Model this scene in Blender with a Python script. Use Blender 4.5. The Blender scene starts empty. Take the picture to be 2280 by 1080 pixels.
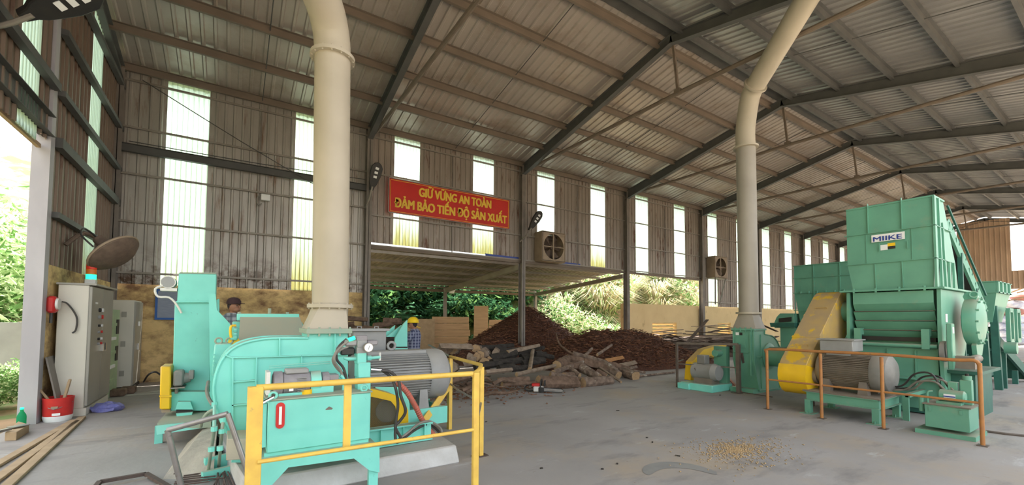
import bpy, math, random
from mathutils import Vector, Matrix, Quaternion
V=Vector; PI=math.pi; R=math.radians
SC=bpy.context.scene; COL=SC.collection
# ------------------------------------------------------------------ camera
EYE=V((0,0,1.6)); FPX=953.1; CX,CY=1140.0,670.3
_p,_y,_r=R(2.478),R(33.25),R(.352)
FW=V((math.sin(_y)*math.cos(_p),math.cos(_y)*math.cos(_p),math.sin(_p)))
_a=V((math.cos(_y),-math.sin(_y),0)); _b=_a.cross(FW)
RT=_a*math.cos(_r)+_b*math.sin(_r); UP=-_a*math.sin(_r)+_b*math.cos(_r)
cam=bpy.data.cameras.new('camera'); co=bpy.data.objects.new('camera',cam); COL.objects.link(co)
M=Matrix((RT,UP,-FW)).transposed().to_4x4(); M.translation=EYE; co.matrix_world=M
cam.sensor_width=36; cam.lens=36*FPX/2280; cam.shift_y=(CY-540)/2280; cam.clip_end=400; cam.clip_start=.05
SC.camera=co
# ------------------------------------------------------------------ world, sun, exposure
W=bpy.data.worlds.new('world'); SC.world=W; W.use_nodes=True; nt=W.node_tree
sky=nt.nodes.new('ShaderNodeTexSky'); sky.sky_type='NISHITA'; sky.sun_disc=False
sky.sun_elevation=R(58); sky.sun_rotation=R(35); sky.air_density=1.0; sky.dust_density=4.0; sky.ozone_density=1.0
hs=nt.nodes.new('ShaderNodeHueSaturation'); hs.inputs['Saturation'].default_value=.28; nt.links.new(sky.outputs[0],hs.inputs['Color'])   # hazy, nearly white sky
wm=nt.nodes.new('ShaderNodeMixRGB'); wm.blend_type='MULTIPLY'; wm.inputs[0].default_value=1; wm.inputs[2].default_value=(1,.97,.9,1); nt.links.new(hs.outputs[0],wm.inputs[1])
bg=nt.nodes['Background']; nt.links.new(wm.outputs[0],bg.inputs[0]); bg.inputs[1].default_value=.5
sl=bpy.data.lights.new('sun','SUN'); sl.energy=12.0; sl.angle=R(1.0); sl.color=(1,.95,.87)
so=bpy.data.objects.new('sun',sl); COL.objects.link(so)
SUND=V((.62,.38,1.25)).normalized()      # direction to the sun: high, beyond the right-hand bays
so.rotation_euler=SUND.to_track_quat('Z','Y').to_euler(); so.location=(20,40,40)
SC.view_settings.view_transform='Standard'; SC.view_settings.look='None'
SC.view_settings.gamma=1; SC.view_settings.use_curve_mapping=False; SC.view_settings.exposure=0.86
SC.cycles.max_bounces=10; SC.cycles.diffuse_bounces=6; SC.cycles.transmission_bounces=6; SC.cycles.transparent_max_bounces=8
# ------------------------------------------------------------------ rays used to lay out measured places
def ray(x,y): return FW+RT*((x-CX)/FPX)-UP*((y-CY)/FPX)
def PY(x,y,Y): d=ray(x,y); return EYE+d*(Y/d.y)
def PX(x,y,X): d=ray(x,y); return EYE+d*(X/d.x)
def PZ(x,y,z=0): d=ray(x,y); return EYE+d*((z-1.6)/d.z)
def PD(x,y,t): return EYE+ray(x,y)*t
# ------------------------------------------------------------------ materials
MT={}
def mat(name,c1,c2=None,rough=.6,metal=0,scale=6,bump=0,dust=0,dustc=(.36,.31,.25),det=5,stretch=(1,1,1),thr=(.35,.65),bscale=None,spec=.4):
    m=bpy.data.materials.new(name); m.use_nodes=True; n=m.node_tree.nodes; l=m.node_tree.links; b=n['Principled BSDF']
    b.inputs['Roughness'].default_value=rough; b.inputs['Metallic'].default_value=metal
    b.inputs['Specular IOR Level'].default_value=spec
    geo=n.new('ShaderNodeNewGeometry'); mp=n.new('ShaderNodeMapping'); mp.inputs['Scale'].default_value=stretch
    l.new(geo.outputs['Position'],mp.inputs[0])
    nz=n.new('ShaderNodeTexNoise'); nz.inputs['Scale'].default_value=scale; nz.inputs['Detail'].default_value=det
    l.new(mp.outputs[0],nz.inputs['Vector'])
    c2=c2 or tuple(v*.82 for v in c1)
    rp=n.new('ShaderNodeValToRGB'); rp.color_ramp.elements[0].position=thr[0]; rp.color_ramp.elements[1].position=thr[1]
    rp.color_ramp.elements[0].color=(*c2,1); rp.color_ramp.elements[1].color=(*c1,1)
    l.new(nz.outputs[0],rp.inputs[0]); out=rp.outputs[0]
    if dust:
        sp=n.new('ShaderNodeSeparateXYZ'); l.new(geo.outputs['Normal'],sp.inputs[0])
        mr=n.new('ShaderNodeMapRange'); mr.inputs[1].default_value=.25; mr.inputs[2].default_value=.9; l.new(sp.outputs[2],mr.inputs[0])
        n2=n.new('ShaderNodeTexNoise'); n2.inputs['Scale'].default_value=3; n2.inputs['Detail'].default_value=6; l.new(geo.outputs['Position'],n2.inputs['Vector'])
        m2=n.new('ShaderNodeMath'); m2.operation='MULTIPLY'; l.new(mr.outputs[0],m2.inputs[0]); 
        m3=n.new('ShaderNodeMapRange'); m3.inputs[1].default_value=.3; m3.inputs[2].default_value=.6; m3.inputs[3].default_value=dust*.5; m3.inputs[4].default_value=dust; l.new(n2.outputs[0],m3.inputs[0]); l.new(m3.outputs[0],m2.inputs[1])
        mx=n.new('ShaderNodeMixRGB'); l.new(m2.outputs[0],mx.inputs[0]); l.new(out,mx.inputs[1]); mx.inputs[2].default_value=(*dustc,1); out=mx.outputs[0]
    l.new(out,b.inputs['Base Color'])
    if bump:
        bn=n.new('ShaderNodeTexNoise'); bn.inputs['Scale'].default_value=bscale or scale*4; bn.inputs['Detail'].default_value=6; l.new(mp.outputs[0],bn.inputs['Vector'])
        bp=n.new('ShaderNodeBump'); bp.inputs['Strength'].default_value=bump; bp.inputs['Distance'].default_value=.02
        l.new(bn.outputs[0],bp.inputs['Height']); l.new(bp.outputs[0],b.inputs['Normal'])
    MT[name]=m; return m
def two_tone(m,c3,scale,lo,hi,stretch=(1,1,1),zlo=None,zhi=None,ease=.3):
    """stains with a shape of their own (dirt, rust, algae), optionally only between two heights"""
    n=m.node_tree.nodes; l=m.node_tree.links; b=n['Principled BSDF']; src=b.inputs['Base Color'].links[0].from_socket
    geo=n.new('ShaderNodeNewGeometry'); mp=n.new('ShaderNodeMapping'); mp.inputs['Scale'].default_value=stretch; l.new(geo.outputs['Position'],mp.inputs[0])
    nz=n.new('ShaderNodeTexNoise'); nz.inputs['Scale'].default_value=scale; nz.inputs['Detail'].default_value=7; nz.inputs['Roughness'].default_value=.65; l.new(mp.outputs[0],nz.inputs['Vector'])
    mr=n.new('ShaderNodeMapRange'); mr.inputs[1].default_value=lo; mr.inputs[2].default_value=hi; l.new(nz.outputs[0],mr.inputs[0]); f=mr.outputs[0]
    if zlo is not None:
        sp=n.new('ShaderNodeSeparateXYZ'); l.new(geo.outputs['Position'],sp.inputs[0])
        m1=n.new('ShaderNodeMapRange'); m1.inputs[1].default_value=zhi+ease; m1.inputs[2].default_value=zhi-ease; l.new(sp.outputs[2],m1.inputs[0])
        m2=n.new('ShaderNodeMath'); m2.operation='MULTIPLY'; l.new(f,m2.inputs[0]); l.new(m1.outputs[0],m2.inputs[1]); f=m2.outputs[0]
    mx=n.new('ShaderNodeMixRGB'); l.new(f,mx.inputs[0]); l.new(src,mx.inputs[1]); mx.inputs[2].default_value=(*c3,1); l.new(mx.outputs[0],b.inputs['Base Color'])
    return m
DU=(.40,.34,.26)
mat('concrete',(.335,.32,.315),(.285,.27,.262),rough=.75,scale=.7,bump=.25,bscale=9); 
two_tone(MT['concrete'],(.36,.30,.235),.5,.5,.68); two_tone(MT['concrete'],(.2,.192,.192),1.1,.54,.70,(.6,1.6,1)); two_tone(MT['concrete'],(.42,.42,.43),2.2,.62,.72,(.5,1.5,1)); two_tone(MT['concrete'],(.2,.15,.11),9,.66,.74)
mat('plinth',(.55,.56,.57),(.45,.45,.45),rough=.8,scale=4,bump=.4,dust=.85,dustc=(.42,.39,.35))
mat('cover_plate',(.46,.41,.32),(.4,.36,.29),rough=.7,scale=5)
mat('mortar',(.4,.37,.32),(.32,.3,.26),rough=.9,scale=6,bump=.8,bscale=14)
mat('teal',(.22,.70,.62),(.19,.63,.56),rough=.38,scale=3,dust=.8,dustc=(.38,.37,.29))
two_tone(MT['teal'],(.12,.36,.32),14,.68,.74)
mat('teal_dusty',(.33,.38,.3),(.27,.36,.3),rough=.7,scale=3,dust=.8,dustc=(.4,.36,.28))
mat('green',(.135,.36,.265),(.115,.315,.235),rough=.42,scale=2.5,dust=.75,dustc=(.33,.29,.22))
two_tone(MT['green'],(.22,.33,.24),3,.6,.8)
mat('dark_green',(.03,.14,.11),(.025,.11,.09),rough=.5,dust=.5)
mat('yellow',(.86,.55,.015),(.78,.48,.02),rough=.4,scale=4,dust=.75,dustc=(.4,.3,.18))
mat('yellow_dusty',(.40,.29,.15),(.50,.34,.12),rough=.6,scale=3,thr=(.4,.7),dust=.5,dustc=(.36,.28,.2)); two_tone(MT['yellow_dusty'],(.68,.43,.03),1.7,.56,.62)
mat('rail_yellow',(.76,.52,.10),(.66,.42,.09),rough=.45,scale=8); two_tone(MT['rail_yellow'],(.26,.2,.13),11,.63,.72)
mat('rail_orange',(.42,.19,.055),(.34,.15,.06),rough=.5,scale=9); two_tone(MT['rail_orange'],(.2,.12,.08),9,.6,.7)
mat('rail_brown',(.13,.105,.09),(.1,.08,.07),rough=.5,scale=9)
mat('steel_grey',(.3,.29,.29),(.24,.23,.23),rough=.35,metal=.6,scale=10); two_tone(MT['steel_grey'],(.16,.11,.09),12,.6,.7)
mat('duct_paint',(.45,.405,.33),(.40,.36,.29),rough=.5,scale=2,dust=.3); two_tone(MT['duct_paint'],(.33,.26,.17),5,.68,.76)
mat('duct_grey',(.34,.315,.275),(.30,.275,.24),rough=.5,scale=2,dust=.3)
mat('motor_grey',(.30,.31,.32),(.26,.265,.27),rough=.4,scale=5,dust=.65,dustc=(.38,.36,.32))
mat('motor_brown',(.20,.17,.145),(.16,.14,.12),rough=.55,scale=6,dust=.7,dustc=(.3,.25,.19))
mat('motor_cast',(.22,.22,.215),(.18,.18,.175),rough=.5,scale=8,dust=.6,dustc=(.36,.31,.25))
mat('pump_grey',(.28,.27,.29),(.22,.21,.23),rough=.4,scale=12)
mat('black',(.02,.02,.022),(.03,.028,.026),rough=.5)
mat('rubber',(.03,.03,.033),(.06,.055,.05),rough=.45,scale=8)
mat('hose_grey',(.25,.235,.21),(.2,.19,.17),rough=.5,scale=8)
mat('hose_red',(.52,.13,.09),(.4,.13,.1),rough=.5,scale=30)
mat('white_paint',(.7,.7,.68),(.62,.61,.58),rough=.45)
mat('chrome',(.7,.7,.72),rough=.2,metal=1)
mat('red',(.62,.035,.03),(.5,.03,.03),rough=.45)
mat('sign_red',(.60,.028,.018),(.54,.025,.02),rough=.5,scale=1.5)
mat('sign_yellow',(.85,.56,.06),(.8,.5,.06),rough=.5)
mat('sign_white',(.82,.84,.86),(.78,.8,.82),rough=.4)
mat('sign_blue',(.02,.05,.3),(.02,.05,.28),rough=.4)
mat('poster_blue',(.03,.13,.42),(.03,.11,.36),rough=.5)
mat('poster_text',(.2,.24,.33),(.3,.34,.42),rough=.5,scale=60,stretch=(.1,1,3))
mat('cabinet',(.62,.595,.53),(.57,.55,.49),rough=.45,scale=2,dust=.5); 
mat('cabinet_door',(.33,.32,.29),(.29,.28,.25),rough=.4,scale=2)
mat('panel_green',(.36,.48,.30),(.30,.42,.27),rough=.5,scale=7)
mat('steel_plain',(.31,.285,.255),(.255,.23,.2),rough=.55,metal=.25,scale=2.5,bump=.1)
mat('purlin',(.185,.145,.115),(.15,.12,.095),rough=.65,scale=4,stretch=(.4,1,1))
mat('rafter',(.10,.10,.098),(.08,.08,.08),rough=.6,scale=3,dust=.2,dustc=(.2,.17,.14))
mat('column',(.23,.205,.185),(.18,.16,.145),rough=.6,scale=3)
mat('column_lavender',(.47,.46,.50),(.4,.39,.43),rough=.6,scale=3,stretch=(1,1,.4))
mat('clad',(.44,.415,.385),(.36,.335,.305),rough=.42,metal=.35,scale=1.6,bump=.12,stretch=(2,2,.5)); two_tone(MT['clad'],(.2,.125,.08),1.5,.56,.72,(4,4,.5)); two_tone(MT['clad'],(.09,.05,.03),2.6,.45,.6,(1.5,1.5,1.5),0,3.0,.45)
mat('clad_brown',(.34,.295,.26),(.28,.24,.21),rough=.5,metal=.2,scale=1.5,bump=.1,stretch=(3,3,.5)); two_tone(MT['clad_brown'],(.12,.05,.03),1.8,.56,.7,(3,3,.6))
mat('clad_dark',(.205,.15,.115),(.165,.12,.09),rough=.5,metal=.2,scale=1.5,bump=.1,stretch=(3,3,.5)); two_tone(MT['clad_dark'],(.10,.045,.03),1.8,.56,.7,(3,3,.6))
mat('clad_tan',(.46,.32,.215),(.38,.26,.175),rough=.6,scale=1.2,stretch=(1,1,.5))
mat('roof_sheet',(.47,.425,.39),(.39,.35,.325),rough=.38,metal=.35,scale=.5,bump=.05,stretch=(1,.5,1)); two_tone(MT['roof_sheet'],(.3,.235,.18),.9,.5,.75)
mat('roof_sheet_far',(.35,.345,.345),(.29,.285,.285),rough=.35,metal=.4,scale=.5,bump=.05)
mat('canopy_sheet',(.27,.235,.2),(.2,.175,.15),rough=.5,metal=.2,scale=2)
mat('yellow_wall',(.74,.54,.26),(.62,.45,.2),rough=.9,scale=1.3,bump=.4,bscale=12); two_tone(MT['yellow_wall'],(.20,.115,.06),2.2,.42,.66,(1,1,1.6)); 
mat('yellow_wall_clean',(.72,.56,.31),(.66,.5,.27),rough=.9,scale=1.3,bump=.2,bscale=12); two_tone(MT['yellow_wall_clean'],(.36,.24,.12),2.3,.62,.75,(1,1,.6)); two_tone(MT['yellow_wall_clean'],(.5,.42,.2),2,.3,.6,(1,1,1),0,.5,.25)
mat('bark_chip',(.105,.042,.024),(.035,.016,.011),rough=.95,scale=14,bump=1,bscale=30,det=9,thr=(.3,.6))
mat('bark_dry',(.27,.125,.07),(.15,.07,.04),rough=.95,scale=9,bump=.6)
mat('log_bark',(.25,.185,.145),(.12,.085,.065),rough=.9,scale=9,bump=.9,bscale=22); two_tone(MT['log_bark'],(.42,.37,.31),5,.58,.66)
mat('log_brown',(.19,.125,.09),(.1,.065,.045),rough=.9,scale=9,bump=.9,bscale=22)
mat('log_cut',(.40,.28,.16),(.32,.21,.12),rough=.9,scale=18)
mat('log_orange',(.40,.2,.08),(.3,.15,.06),rough=.9,scale=12)
mat('log_dark',(.045,.038,.033),(.02,.018,.016),rough=.9,scale=9,bump=.9,bscale=22)
mat('slab_dark',(.11,.07,.05),(.05,.033,.025),rough=.9,scale=8,bump=.5)
mat('slab_pale',(.3,.235,.18),(.2,.15,.11),rough=.9,scale=8,bump=.5)
mat('plywood',(.50,.34,.20),(.42,.28,.165),rough=.85,scale=3,stretch=(.5,.5,6))
mat('timber',(.42,.31,.2),(.34,.25,.16),rough=.85,scale=5)
mat('earth',(.30,.21,.13),(.20,.15,.09),rough=1,scale=1.1,bump=1,bscale=6); two_tone(MT['earth'],(.10,.15,.05),.8,.48,.56)
mat('earth_bright',(.62,.52,.38),(.5,.4,.28),rough=1,scale=.8,bump=.6,bscale=6)
mat('blockwork',(.36,.36,.38),(.29,.29,.31),rough=.9,scale=2)
mat('skin',(.32,.16,.10),(.28,.14,.09),rough=.6)
mat('cloth_dark',(.025,.022,.03),(.04,.03,.035),rough=.9)
mat('cap_maroon',(.055,.03,.035),rough=.9)
mat('helmet',(.85,.6,.02),(.8,.55,.02),rough=.35)
mat('tarp_blue',(.14,.15,.42),(.22,.22,.46),rough=.5,scale=9,bump=.8); mat('tarp_grey',(.36,.35,.37),rough=.6,scale=8,bump=.6)
mat('sack_white',(.55,.60,.72),(.36,.42,.6),rough=.6,scale=5,bump=.6); mat('sack_red',(.38,.17,.14),(.3,.14,.12),rough=.7,scale=5)
mat('fan_dusty',(.13,.095,.075),(.18,.13,.1),rough=.8,scale=12,bump=.4); mat('fan_frame',(.36,.28,.2),(.28,.215,.155),rough=.7,scale=3)
mat('sawdust',(.5,.36,.2),(.42,.3,.17),rough=1,scale=20,bump=.6)
mat('oil',(.19,.19,.20),(.25,.245,.24),rough=.5,scale=3)
mat('rebar',(.10,.07,.06),(.07,.05,.045),rough=.7,scale=20)
def plaid(name,c1,c2,c3,s):
    m=mat(name,c1,c1,rough=.9); n=m.node_tree.nodes; l=m.node_tree.links; b=n['Principled BSDF']
    tc=n.new('ShaderNodeTexCoord'); prev=None
    for ax in (0,2):
        sp=n.new('ShaderNodeSeparateXYZ'); l.new(tc.outputs['Object'],sp.inputs[0])
        mu=n.new('ShaderNodeMath'); mu.operation='MULTIPLY'; mu.inputs[1].default_value=s; l.new(sp.outputs[ax],mu.inputs[0])
        fr=n.new('ShaderNodeMath'); fr.operation='FRACT'; l.new(mu.outputs[0],fr.inputs[0])
        gt=n.new('ShaderNodeMath'); gt.operation='GREATER_THAN'; gt.inputs[1].default_value=.62; l.new(fr.outputs[0],gt.inputs[0])
        mx=n.new('ShaderNodeMixRGB'); mx.blend_type='MIX'
        g2=n.new('ShaderNodeMath'); g2.operation='MULTIPLY'; g2.inputs[1].default_value=.6; l.new(gt.outputs[0],g2.inputs[0]); l.new(g2.outputs[0],mx.inputs[0])
        if prev: l.new(prev,mx.inputs[1])
        else: mx.inputs[1].default_value=(*c1,1)
        mx.inputs[2].default_value=(*(c2 if ax==0 else c3),1); prev=mx.outputs[0]
    l.new(prev,b.inputs['Base Color'])
plaid('plaid_blue',(.05,.06,.13),(.3,.34,.45),(.28,.3,.42),14); plaid('plaid_grey',(.35,.38,.42),(.04,.05,.08),(.06,.08,.11),11)
def glassy(name,col,trans,tl,algae=None):
    m=bpy.data.materials.new(name); m.use_nodes=True; n=m.node_tree.nodes; l=m.node_tree.links; n.remove(n['Principled BSDF'])
    out=n['Material Output']; t=n.new('ShaderNodeBsdfTranslucent'); d=n.new('ShaderNodeBsdfDiffuse'); tr=n.new('ShaderNodeBsdfTransparent')
    t.inputs[0].default_value=(*col,1); d.inputs[0].default_value=(*col,1); tr.inputs[0].default_value=(*col,1)
    if algae:
        geo=n.new('ShaderNodeNewGeometry'); mp=n.new('ShaderNodeMapping'); mp.inputs['Scale'].default_value=(6,6,.6); l.new(geo.outputs[0],mp.inputs[0])
        nz=n.new('ShaderNodeTexNoise'); nz.inputs['Scale'].default_value=1.2; nz.inputs['Detail'].default_value=6; l.new(mp.outputs[0],nz.inputs['Vector'])
        sp=n.new('ShaderNodeSeparateXYZ'); l.new(geo.outputs[0],sp.inputs[0])
        zr=n.new('ShaderNodeMapRange'); zr.inputs[1].default_value=algae[0]; zr.inputs[2].default_value=algae[1]; zr.inputs[3].default_value=.5; zr.inputs[4].default_value=-.35; l.new(sp.outputs[2],zr.inputs[0])
        ad=n.new('ShaderNodeMath'); ad.operation='ADD'; l.new(zr.outputs[0],ad.inputs[0]); l.new(nz.outputs[0],ad.inputs[1])
        rp=n.new('ShaderNodeValToRGB'); e=rp.color_ramp.elements; e[0].position=.38; e[0].color=(*col,1); e[1].position=.9; e[1].color=(.20,.20,.075,1); l.new(ad.outputs[0],rp.inputs[0])
        for s in (t,d,tr): l.new(rp.outputs[0],s.inputs[0])
    a=n.new('ShaderNodeMixShader'); a.inputs[0].default_value=tl; l.new(d.outputs[0],a.inputs[1]); l.new(t.outputs[0],a.inputs[2])
    c=n.new('ShaderNodeMixShader'); c.inputs[0].default_value=trans; l.new(a.outputs[0],c.inputs[1]); l.new(tr.outputs[0],c.inputs[2]); l.new(c.outputs[0],out.inputs[0])
    MT[name]=m; return m
glassy('skylight',(.44,.57,.50),.10,.8,(1.6,3.6)); glassy('skylight_algae',(.46,.6,.48),.10,.8,(2.3,4.9)); glassy('skylight_algae_high',(.44,.56,.5),.10,.8,(3.9,5.6))
glassy('leaf_green',(.13,.25,.08),0,.3); glassy('leaf_dark',(.035,.10,.045),0,.25); glassy('leaf_pale',(.50,.62,.34),0,.4); glassy('leaf_fern',(.09,.22,.12),0,.35); glassy('leaf_dry',(.62,.54,.38),0,.3)
glassy('bottle_plastic',(.1,.6,.35),.5,.5)
def emit(name,col,s):
    m=bpy.data.materials.new(name); m.use_nodes=True; b=m.node_tree.nodes['Principled BSDF']; b.inputs['Base Color'].default_value=(*col,1)
    b.inputs['Emission Color'].default_value=(*col,1); b.inputs['Emission Strength'].default_value=s; MT[name]=m
emit('glow_green',(.02,.8,.35),1.2); emit('lamp_red',(.5,.03,.01),.15); emit('lamp_amber',(.5,.12,.01),.1)
mt=mat('mesh_guard',(.13,.11,.06),rough=.6)   # perforated guard: real holes by pattern
n=mt.node_tree.nodes; l=mt.node_tree.links; b=n['Principled BSDF']; ge=n.new('ShaderNodeNewGeometry'); mp=n.new('ShaderNodeMapping'); l.new(ge.outputs[0],mp.inputs[0]); mp.inputs['Scale'].default_value=(60,60,60)
sp=n.new('ShaderNodeSeparateXYZ'); l.new(mp.outputs[0],sp.inputs[0]); prev=None
for a_,b_ in ((1,1),(1,-1)):
    q=n.new('ShaderNodeMath'); q.operation='MULTIPLY_ADD'; q.inputs[1].default_value=b_*1.6; l.new(sp.outputs[2],q.inputs[0]); l.new(sp.outputs[0],q.inputs[2])
    f=n.new('ShaderNodeMath'); f.operation='FRACT'; l.new(q.outputs[0],f.inputs[0]); g=n.new('ShaderNodeMath'); g.operation='LESS_THAN'; g.inputs[1].default_value=.36; l.new(f.outputs[0],g.inputs[0])
    if prev: h=n.new('ShaderNodeMath'); h.operation='MAXIMUM'; l.new(prev,h.inputs[0]); l.new(g.outputs[0],h.inputs[1]); prev=h.outputs[0]
    else: prev=g.outputs[0]
l.new(prev,b.inputs['Alpha'])
# ------------------------------------------------------------------ mesh building
OFF={}
class MB:
    def __init__(s): s.v=[]; s.f=[]; s.m=[]; s.k=0
    def add(s,vs,fs,m=None):
        o=len(s.v); s.v+= [tuple(v) for v in vs]; s.f+=[tuple(i+o for i in f) for f in fs]; s.m+=[s.k if m is None else m]*len(fs); return s
    def box(s,x0,x1,y0,y1,z0,z1):
        x0,x1=sorted((x0,x1)); y0,y1=sorted((y0,y1)); z0,z1=sorted((z0,z1))
        return s.add([(x,y,z) for z in (z0,z1) for y in (y0,y1) for x in (x0,x1)],[(0,2,3,1),(4,5,7,6),(0,1,5,4),(1,3,7,5),(3,2,6,7),(2,0,4,6)])
    def hexa(s,b,t): # bottom 4, top 4 (ccw from above)
        return s.add(list(b)+list(t),[(3,2,1,0),(4,5,6,7)]+[(i,(i+1)%4,(i+1)%4+4,i+4) for i in range(4)])
    def bar(s,p,q,w,h=None,up=(0,0,1)):
        p,q=V(p),V(q); h=h or w; d=(q-p).normalized(); u=V(up)
        if abs(d.dot(u))>.97: u=V((1,0,0)) if abs(d.x)<.9 else V((0,1,0))
        a=d.cross(u).normalized(); b=a.cross(d).normalized(); a*=w/2; b*=h/2
        vs=[c+i*a+j*b for c in (p,q) for i,j in ((-1,-1),(1,-1),(1,1),(-1,1))]
        return s.add(vs,[(0,1,2,3),(7,6,5,4),(0,4,5,1),(1,5,6,2),(2,6,7,3),(3,7,4,0)])
    def ibeam(s,p,q,w,h,t=.012,up=(0,0,1)):
        p,q=V(p),V(q); d=(q-p).normalized(); u=V(up)
        a=d.cross(u).normalized(); b=a.cross(d).normalized()
        s.bar(p+b*(h/2-t/2),q+b*(h/2-t/2),w,t,b); s.bar(p-b*(h/2-t/2),q-b*(h/2-t/2),w,t,b); s.bar(p,q,t,h,b); return s
    def cyl(s,p,q,r,r2=None,n=16,caps=True):
        p,q=V(p),V(q); r2=r if r2 is None else r2; d=(q-p).normalized(); u=V((0,0,1)) if abs(d.z)<.9 else V((1,0,0))
        a=d.cross(u).normalized(); b=d.cross(a)
        vs=[c+(a*math.cos(2*PI*i/n)+b*math.sin(2*PI*i/n))*rr for c,rr in ((p,r),(q,r2)) for i in range(n)]
        fs=[(i,n+i,n+(i+1)%n,(i+1)%n) for i in range(n)]
        if caps: fs+=[tuple(range(n)),tuple(range(2*n-1,n-1,-1))]
        return s.add(vs,fs)
    def tube(s,pts,r,n=8,caps=True,smooth=3):
        pts=[V(p) for p in pts]; rs=r if isinstance(r,(list,tuple)) else [r]*len(pts)
        if smooth>1 and len(pts)>2:
            P=[pts[0]]+pts+[pts[-1]]; Q=[];RR=[]
            for i in range(1,len(P)-2):
                for k in range(smooth):
                    t=k/smooth; a,b,c,d=P[i-1],P[i],P[i+1],P[i+2]
                    Q.append(.5*((2*b)+(c-a)*t+(2*a-5*b+4*c-d)*t*t+(3*b-a-3*c+d)*t**3)); RR.append(rs[i-1]+(rs[i]-rs[i-1])*t)
            Q.append(pts[-1]); RR.append(rs[-1]); pts,rs=Q,RR
        u=None; vs=[]; m=len(pts)
        for i,p in enumerate(pts):
            d=(pts[min(i+1,m-1)]-pts[max(i-1,0)]).normalized()
            if u is None: u=d.orthogonal().normalized()
            u=(u-d*u.dot(d)).normalized(); w=d.cross(u)
            vs+=[p+(u*math.cos(2*PI*k/n)+w*math.sin(2*PI*k/n))*rs[i] for k in range(n)]
        fs=[(i*n+k,i*n+(k+1)%n,(i+1)*n+(k+1)%n,(i+1)*n+k) for i in range(m-1) for k in range(n)]
        if caps: fs+=[tuple(range(n-1,-1,-1)),tuple(range((m-1)*n,m*n))]
        return s.add(vs,fs)
    def prism(s,pts,d):  # planar polygon of 3d points, extruded by vector d
        pts=[V(p) for p in pts]; d=V(d); n=len(pts)
        nr=V((0,0,0))
        for i in range(n): nr+=pts[i].cross(pts[(i+1)%n])
        if nr.dot(d)>0: pts=pts[::-1]
        return s.add(pts+[p+d for p in pts],[tuple(range(n)),tuple(range(2*n-1,n-1,-1))]+[(i,i+n,(i+1)%n+n,(i+1)%n) for i in range(n)])
    def lathe(s,prof,c,ax,n=20):  # prof [(r,h)]
        c,ax=V(c),V(ax).normalized(); a=ax.orthogonal().normalized(); b=ax.cross(a); vs=[]
        for r,h in prof: vs+=[c+ax*h+(a*math.cos(2*PI*k/n)+b*math.sin(2*PI*k/n))*r for k in range(n)]
        m=len(prof); fs=[(i*n+k,i*n+(k+1)%n,(i+1)*n+(k+1)%n,(i+1)*n+k) for i in range(m-1) for k in range(n)]
        fs+=[tuple(range(n-1,-1,-1)),tuple(range((m-1)*n,m*n))]
        return s.add(vs,fs)
    def ball(s,c,r,sx=1,sy=1,sz=1,n=12,m=8):
        c=V(c); vs=[c+V((0,0,-r*sz))]
        for j in range(1,m):
            t=PI*j/m; vs+=[c+V((r*sx*math.sin(t)*math.cos(2*PI*k/n),r*sy*math.sin(t)*math.sin(2*PI*k/n),-r*sz*math.cos(t))) for k in range(n)]
        vs.append(c+V((0,0,r*sz))); L=len(vs)-1
        fs=[(0,1+(k+1)%n,1+k) for k in range(n)]+[(1+j*n+k,1+j*n+(k+1)%n,1+(j+1)*n+(k+1)%n,1+(j+1)*n+k) for j in range(m-2) for k in range(n)]+[(L,1+(m-2)*n+k,1+(m-2)*n+(k+1)%n) for k in range(n)]
        return s.add(vs,fs)
    def torus(s,c,ax,R_,r,n=20,m=8):
        c,ax=V(c),V(ax).normalized(); a=ax.orthogonal().normalized(); b=ax.cross(a); vs=[]
        for i in range(n):
            d=a*math.cos(2*PI*i/n)+b*math.sin(2*PI*i/n)
            vs+=[c+d*(R_+r*math.cos(2*PI*k/m))+ax*r*math.sin(2*PI*k/m) for k in range(m)]
        return s.add(vs,[(i*m+k,((i+1)%n)*m+k,((i+1)%n)*m+(k+1)%m,i*m+(k+1)%m) for i in range(n) for k in range(m)])
    def corr(s,o,u,L,w,H,nrm,pitch=.2,d=.028,prof=((0,0),(.62,0),(.72,1),(.9,1),(1,0)),th=None):
        """profiled sheet: o corner, u along the ribs' spacing, w along the ribs"""
        o,u,w,nrm=V(o),V(u).normalized(),V(w).normalized(),V(nrm).normalized(); xs=[]; k=0
        while k*pitch<L:
            for a,h in prof[:-1]:
                x=(k+a)*pitch
                if x<L: xs.append((x,h*d))
            k+=1
        xs.append((L,0)); n=len(xs)
        vs=[o+u*x+nrm*h for x,h in xs]+[o+u*x+nrm*h+w*H for x,h in xs]
        return s.add(vs,[(i,i+1,i+1+n,i+n) for i in range(n-1)])
    def build(s,name,mats,parent=None,bev=0,smooth=True,loc=None,local=False):
        if not isinstance(mats,(list,tuple)): mats=[mats]
        me=bpy.data.meshes.new(name); o=bpy.data.objects.new(name,me); COL.objects.link(o)
        if parent is None:
            if loc is None and s.v:
                xs,ys,zs=zip(*s.v); loc=((min(xs)+max(xs))/2,(min(ys)+max(ys))/2,min(zs))
            loc=V(loc or (0,0,0)); o.location=loc; OFF[o.name]=loc; off=loc
        else: off=OFF[parent.name]; OFF[o.name]=off; o.parent=parent
        me.from_pydata([(x-off.x,y-off.y,z-off.z) for x,y,z in s.v],[],s.f)
        for m in mats: me.materials.append(MT[m])
        if len(mats)>1: me.polygons.foreach_set('material_index',s.m)
        if smooth:
            me.polygons.foreach_set('use_smooth',[True]*len(me.polygons)); me.set_sharp_from_angle(angle=.6)
        me.update()
        if bev:
            b=o.modifiers.new('bevel','BEVEL'); b.width=bev; b.segments=1; b.limit_method='ANGLE'; b.angle_limit=R(50)
        return o
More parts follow.
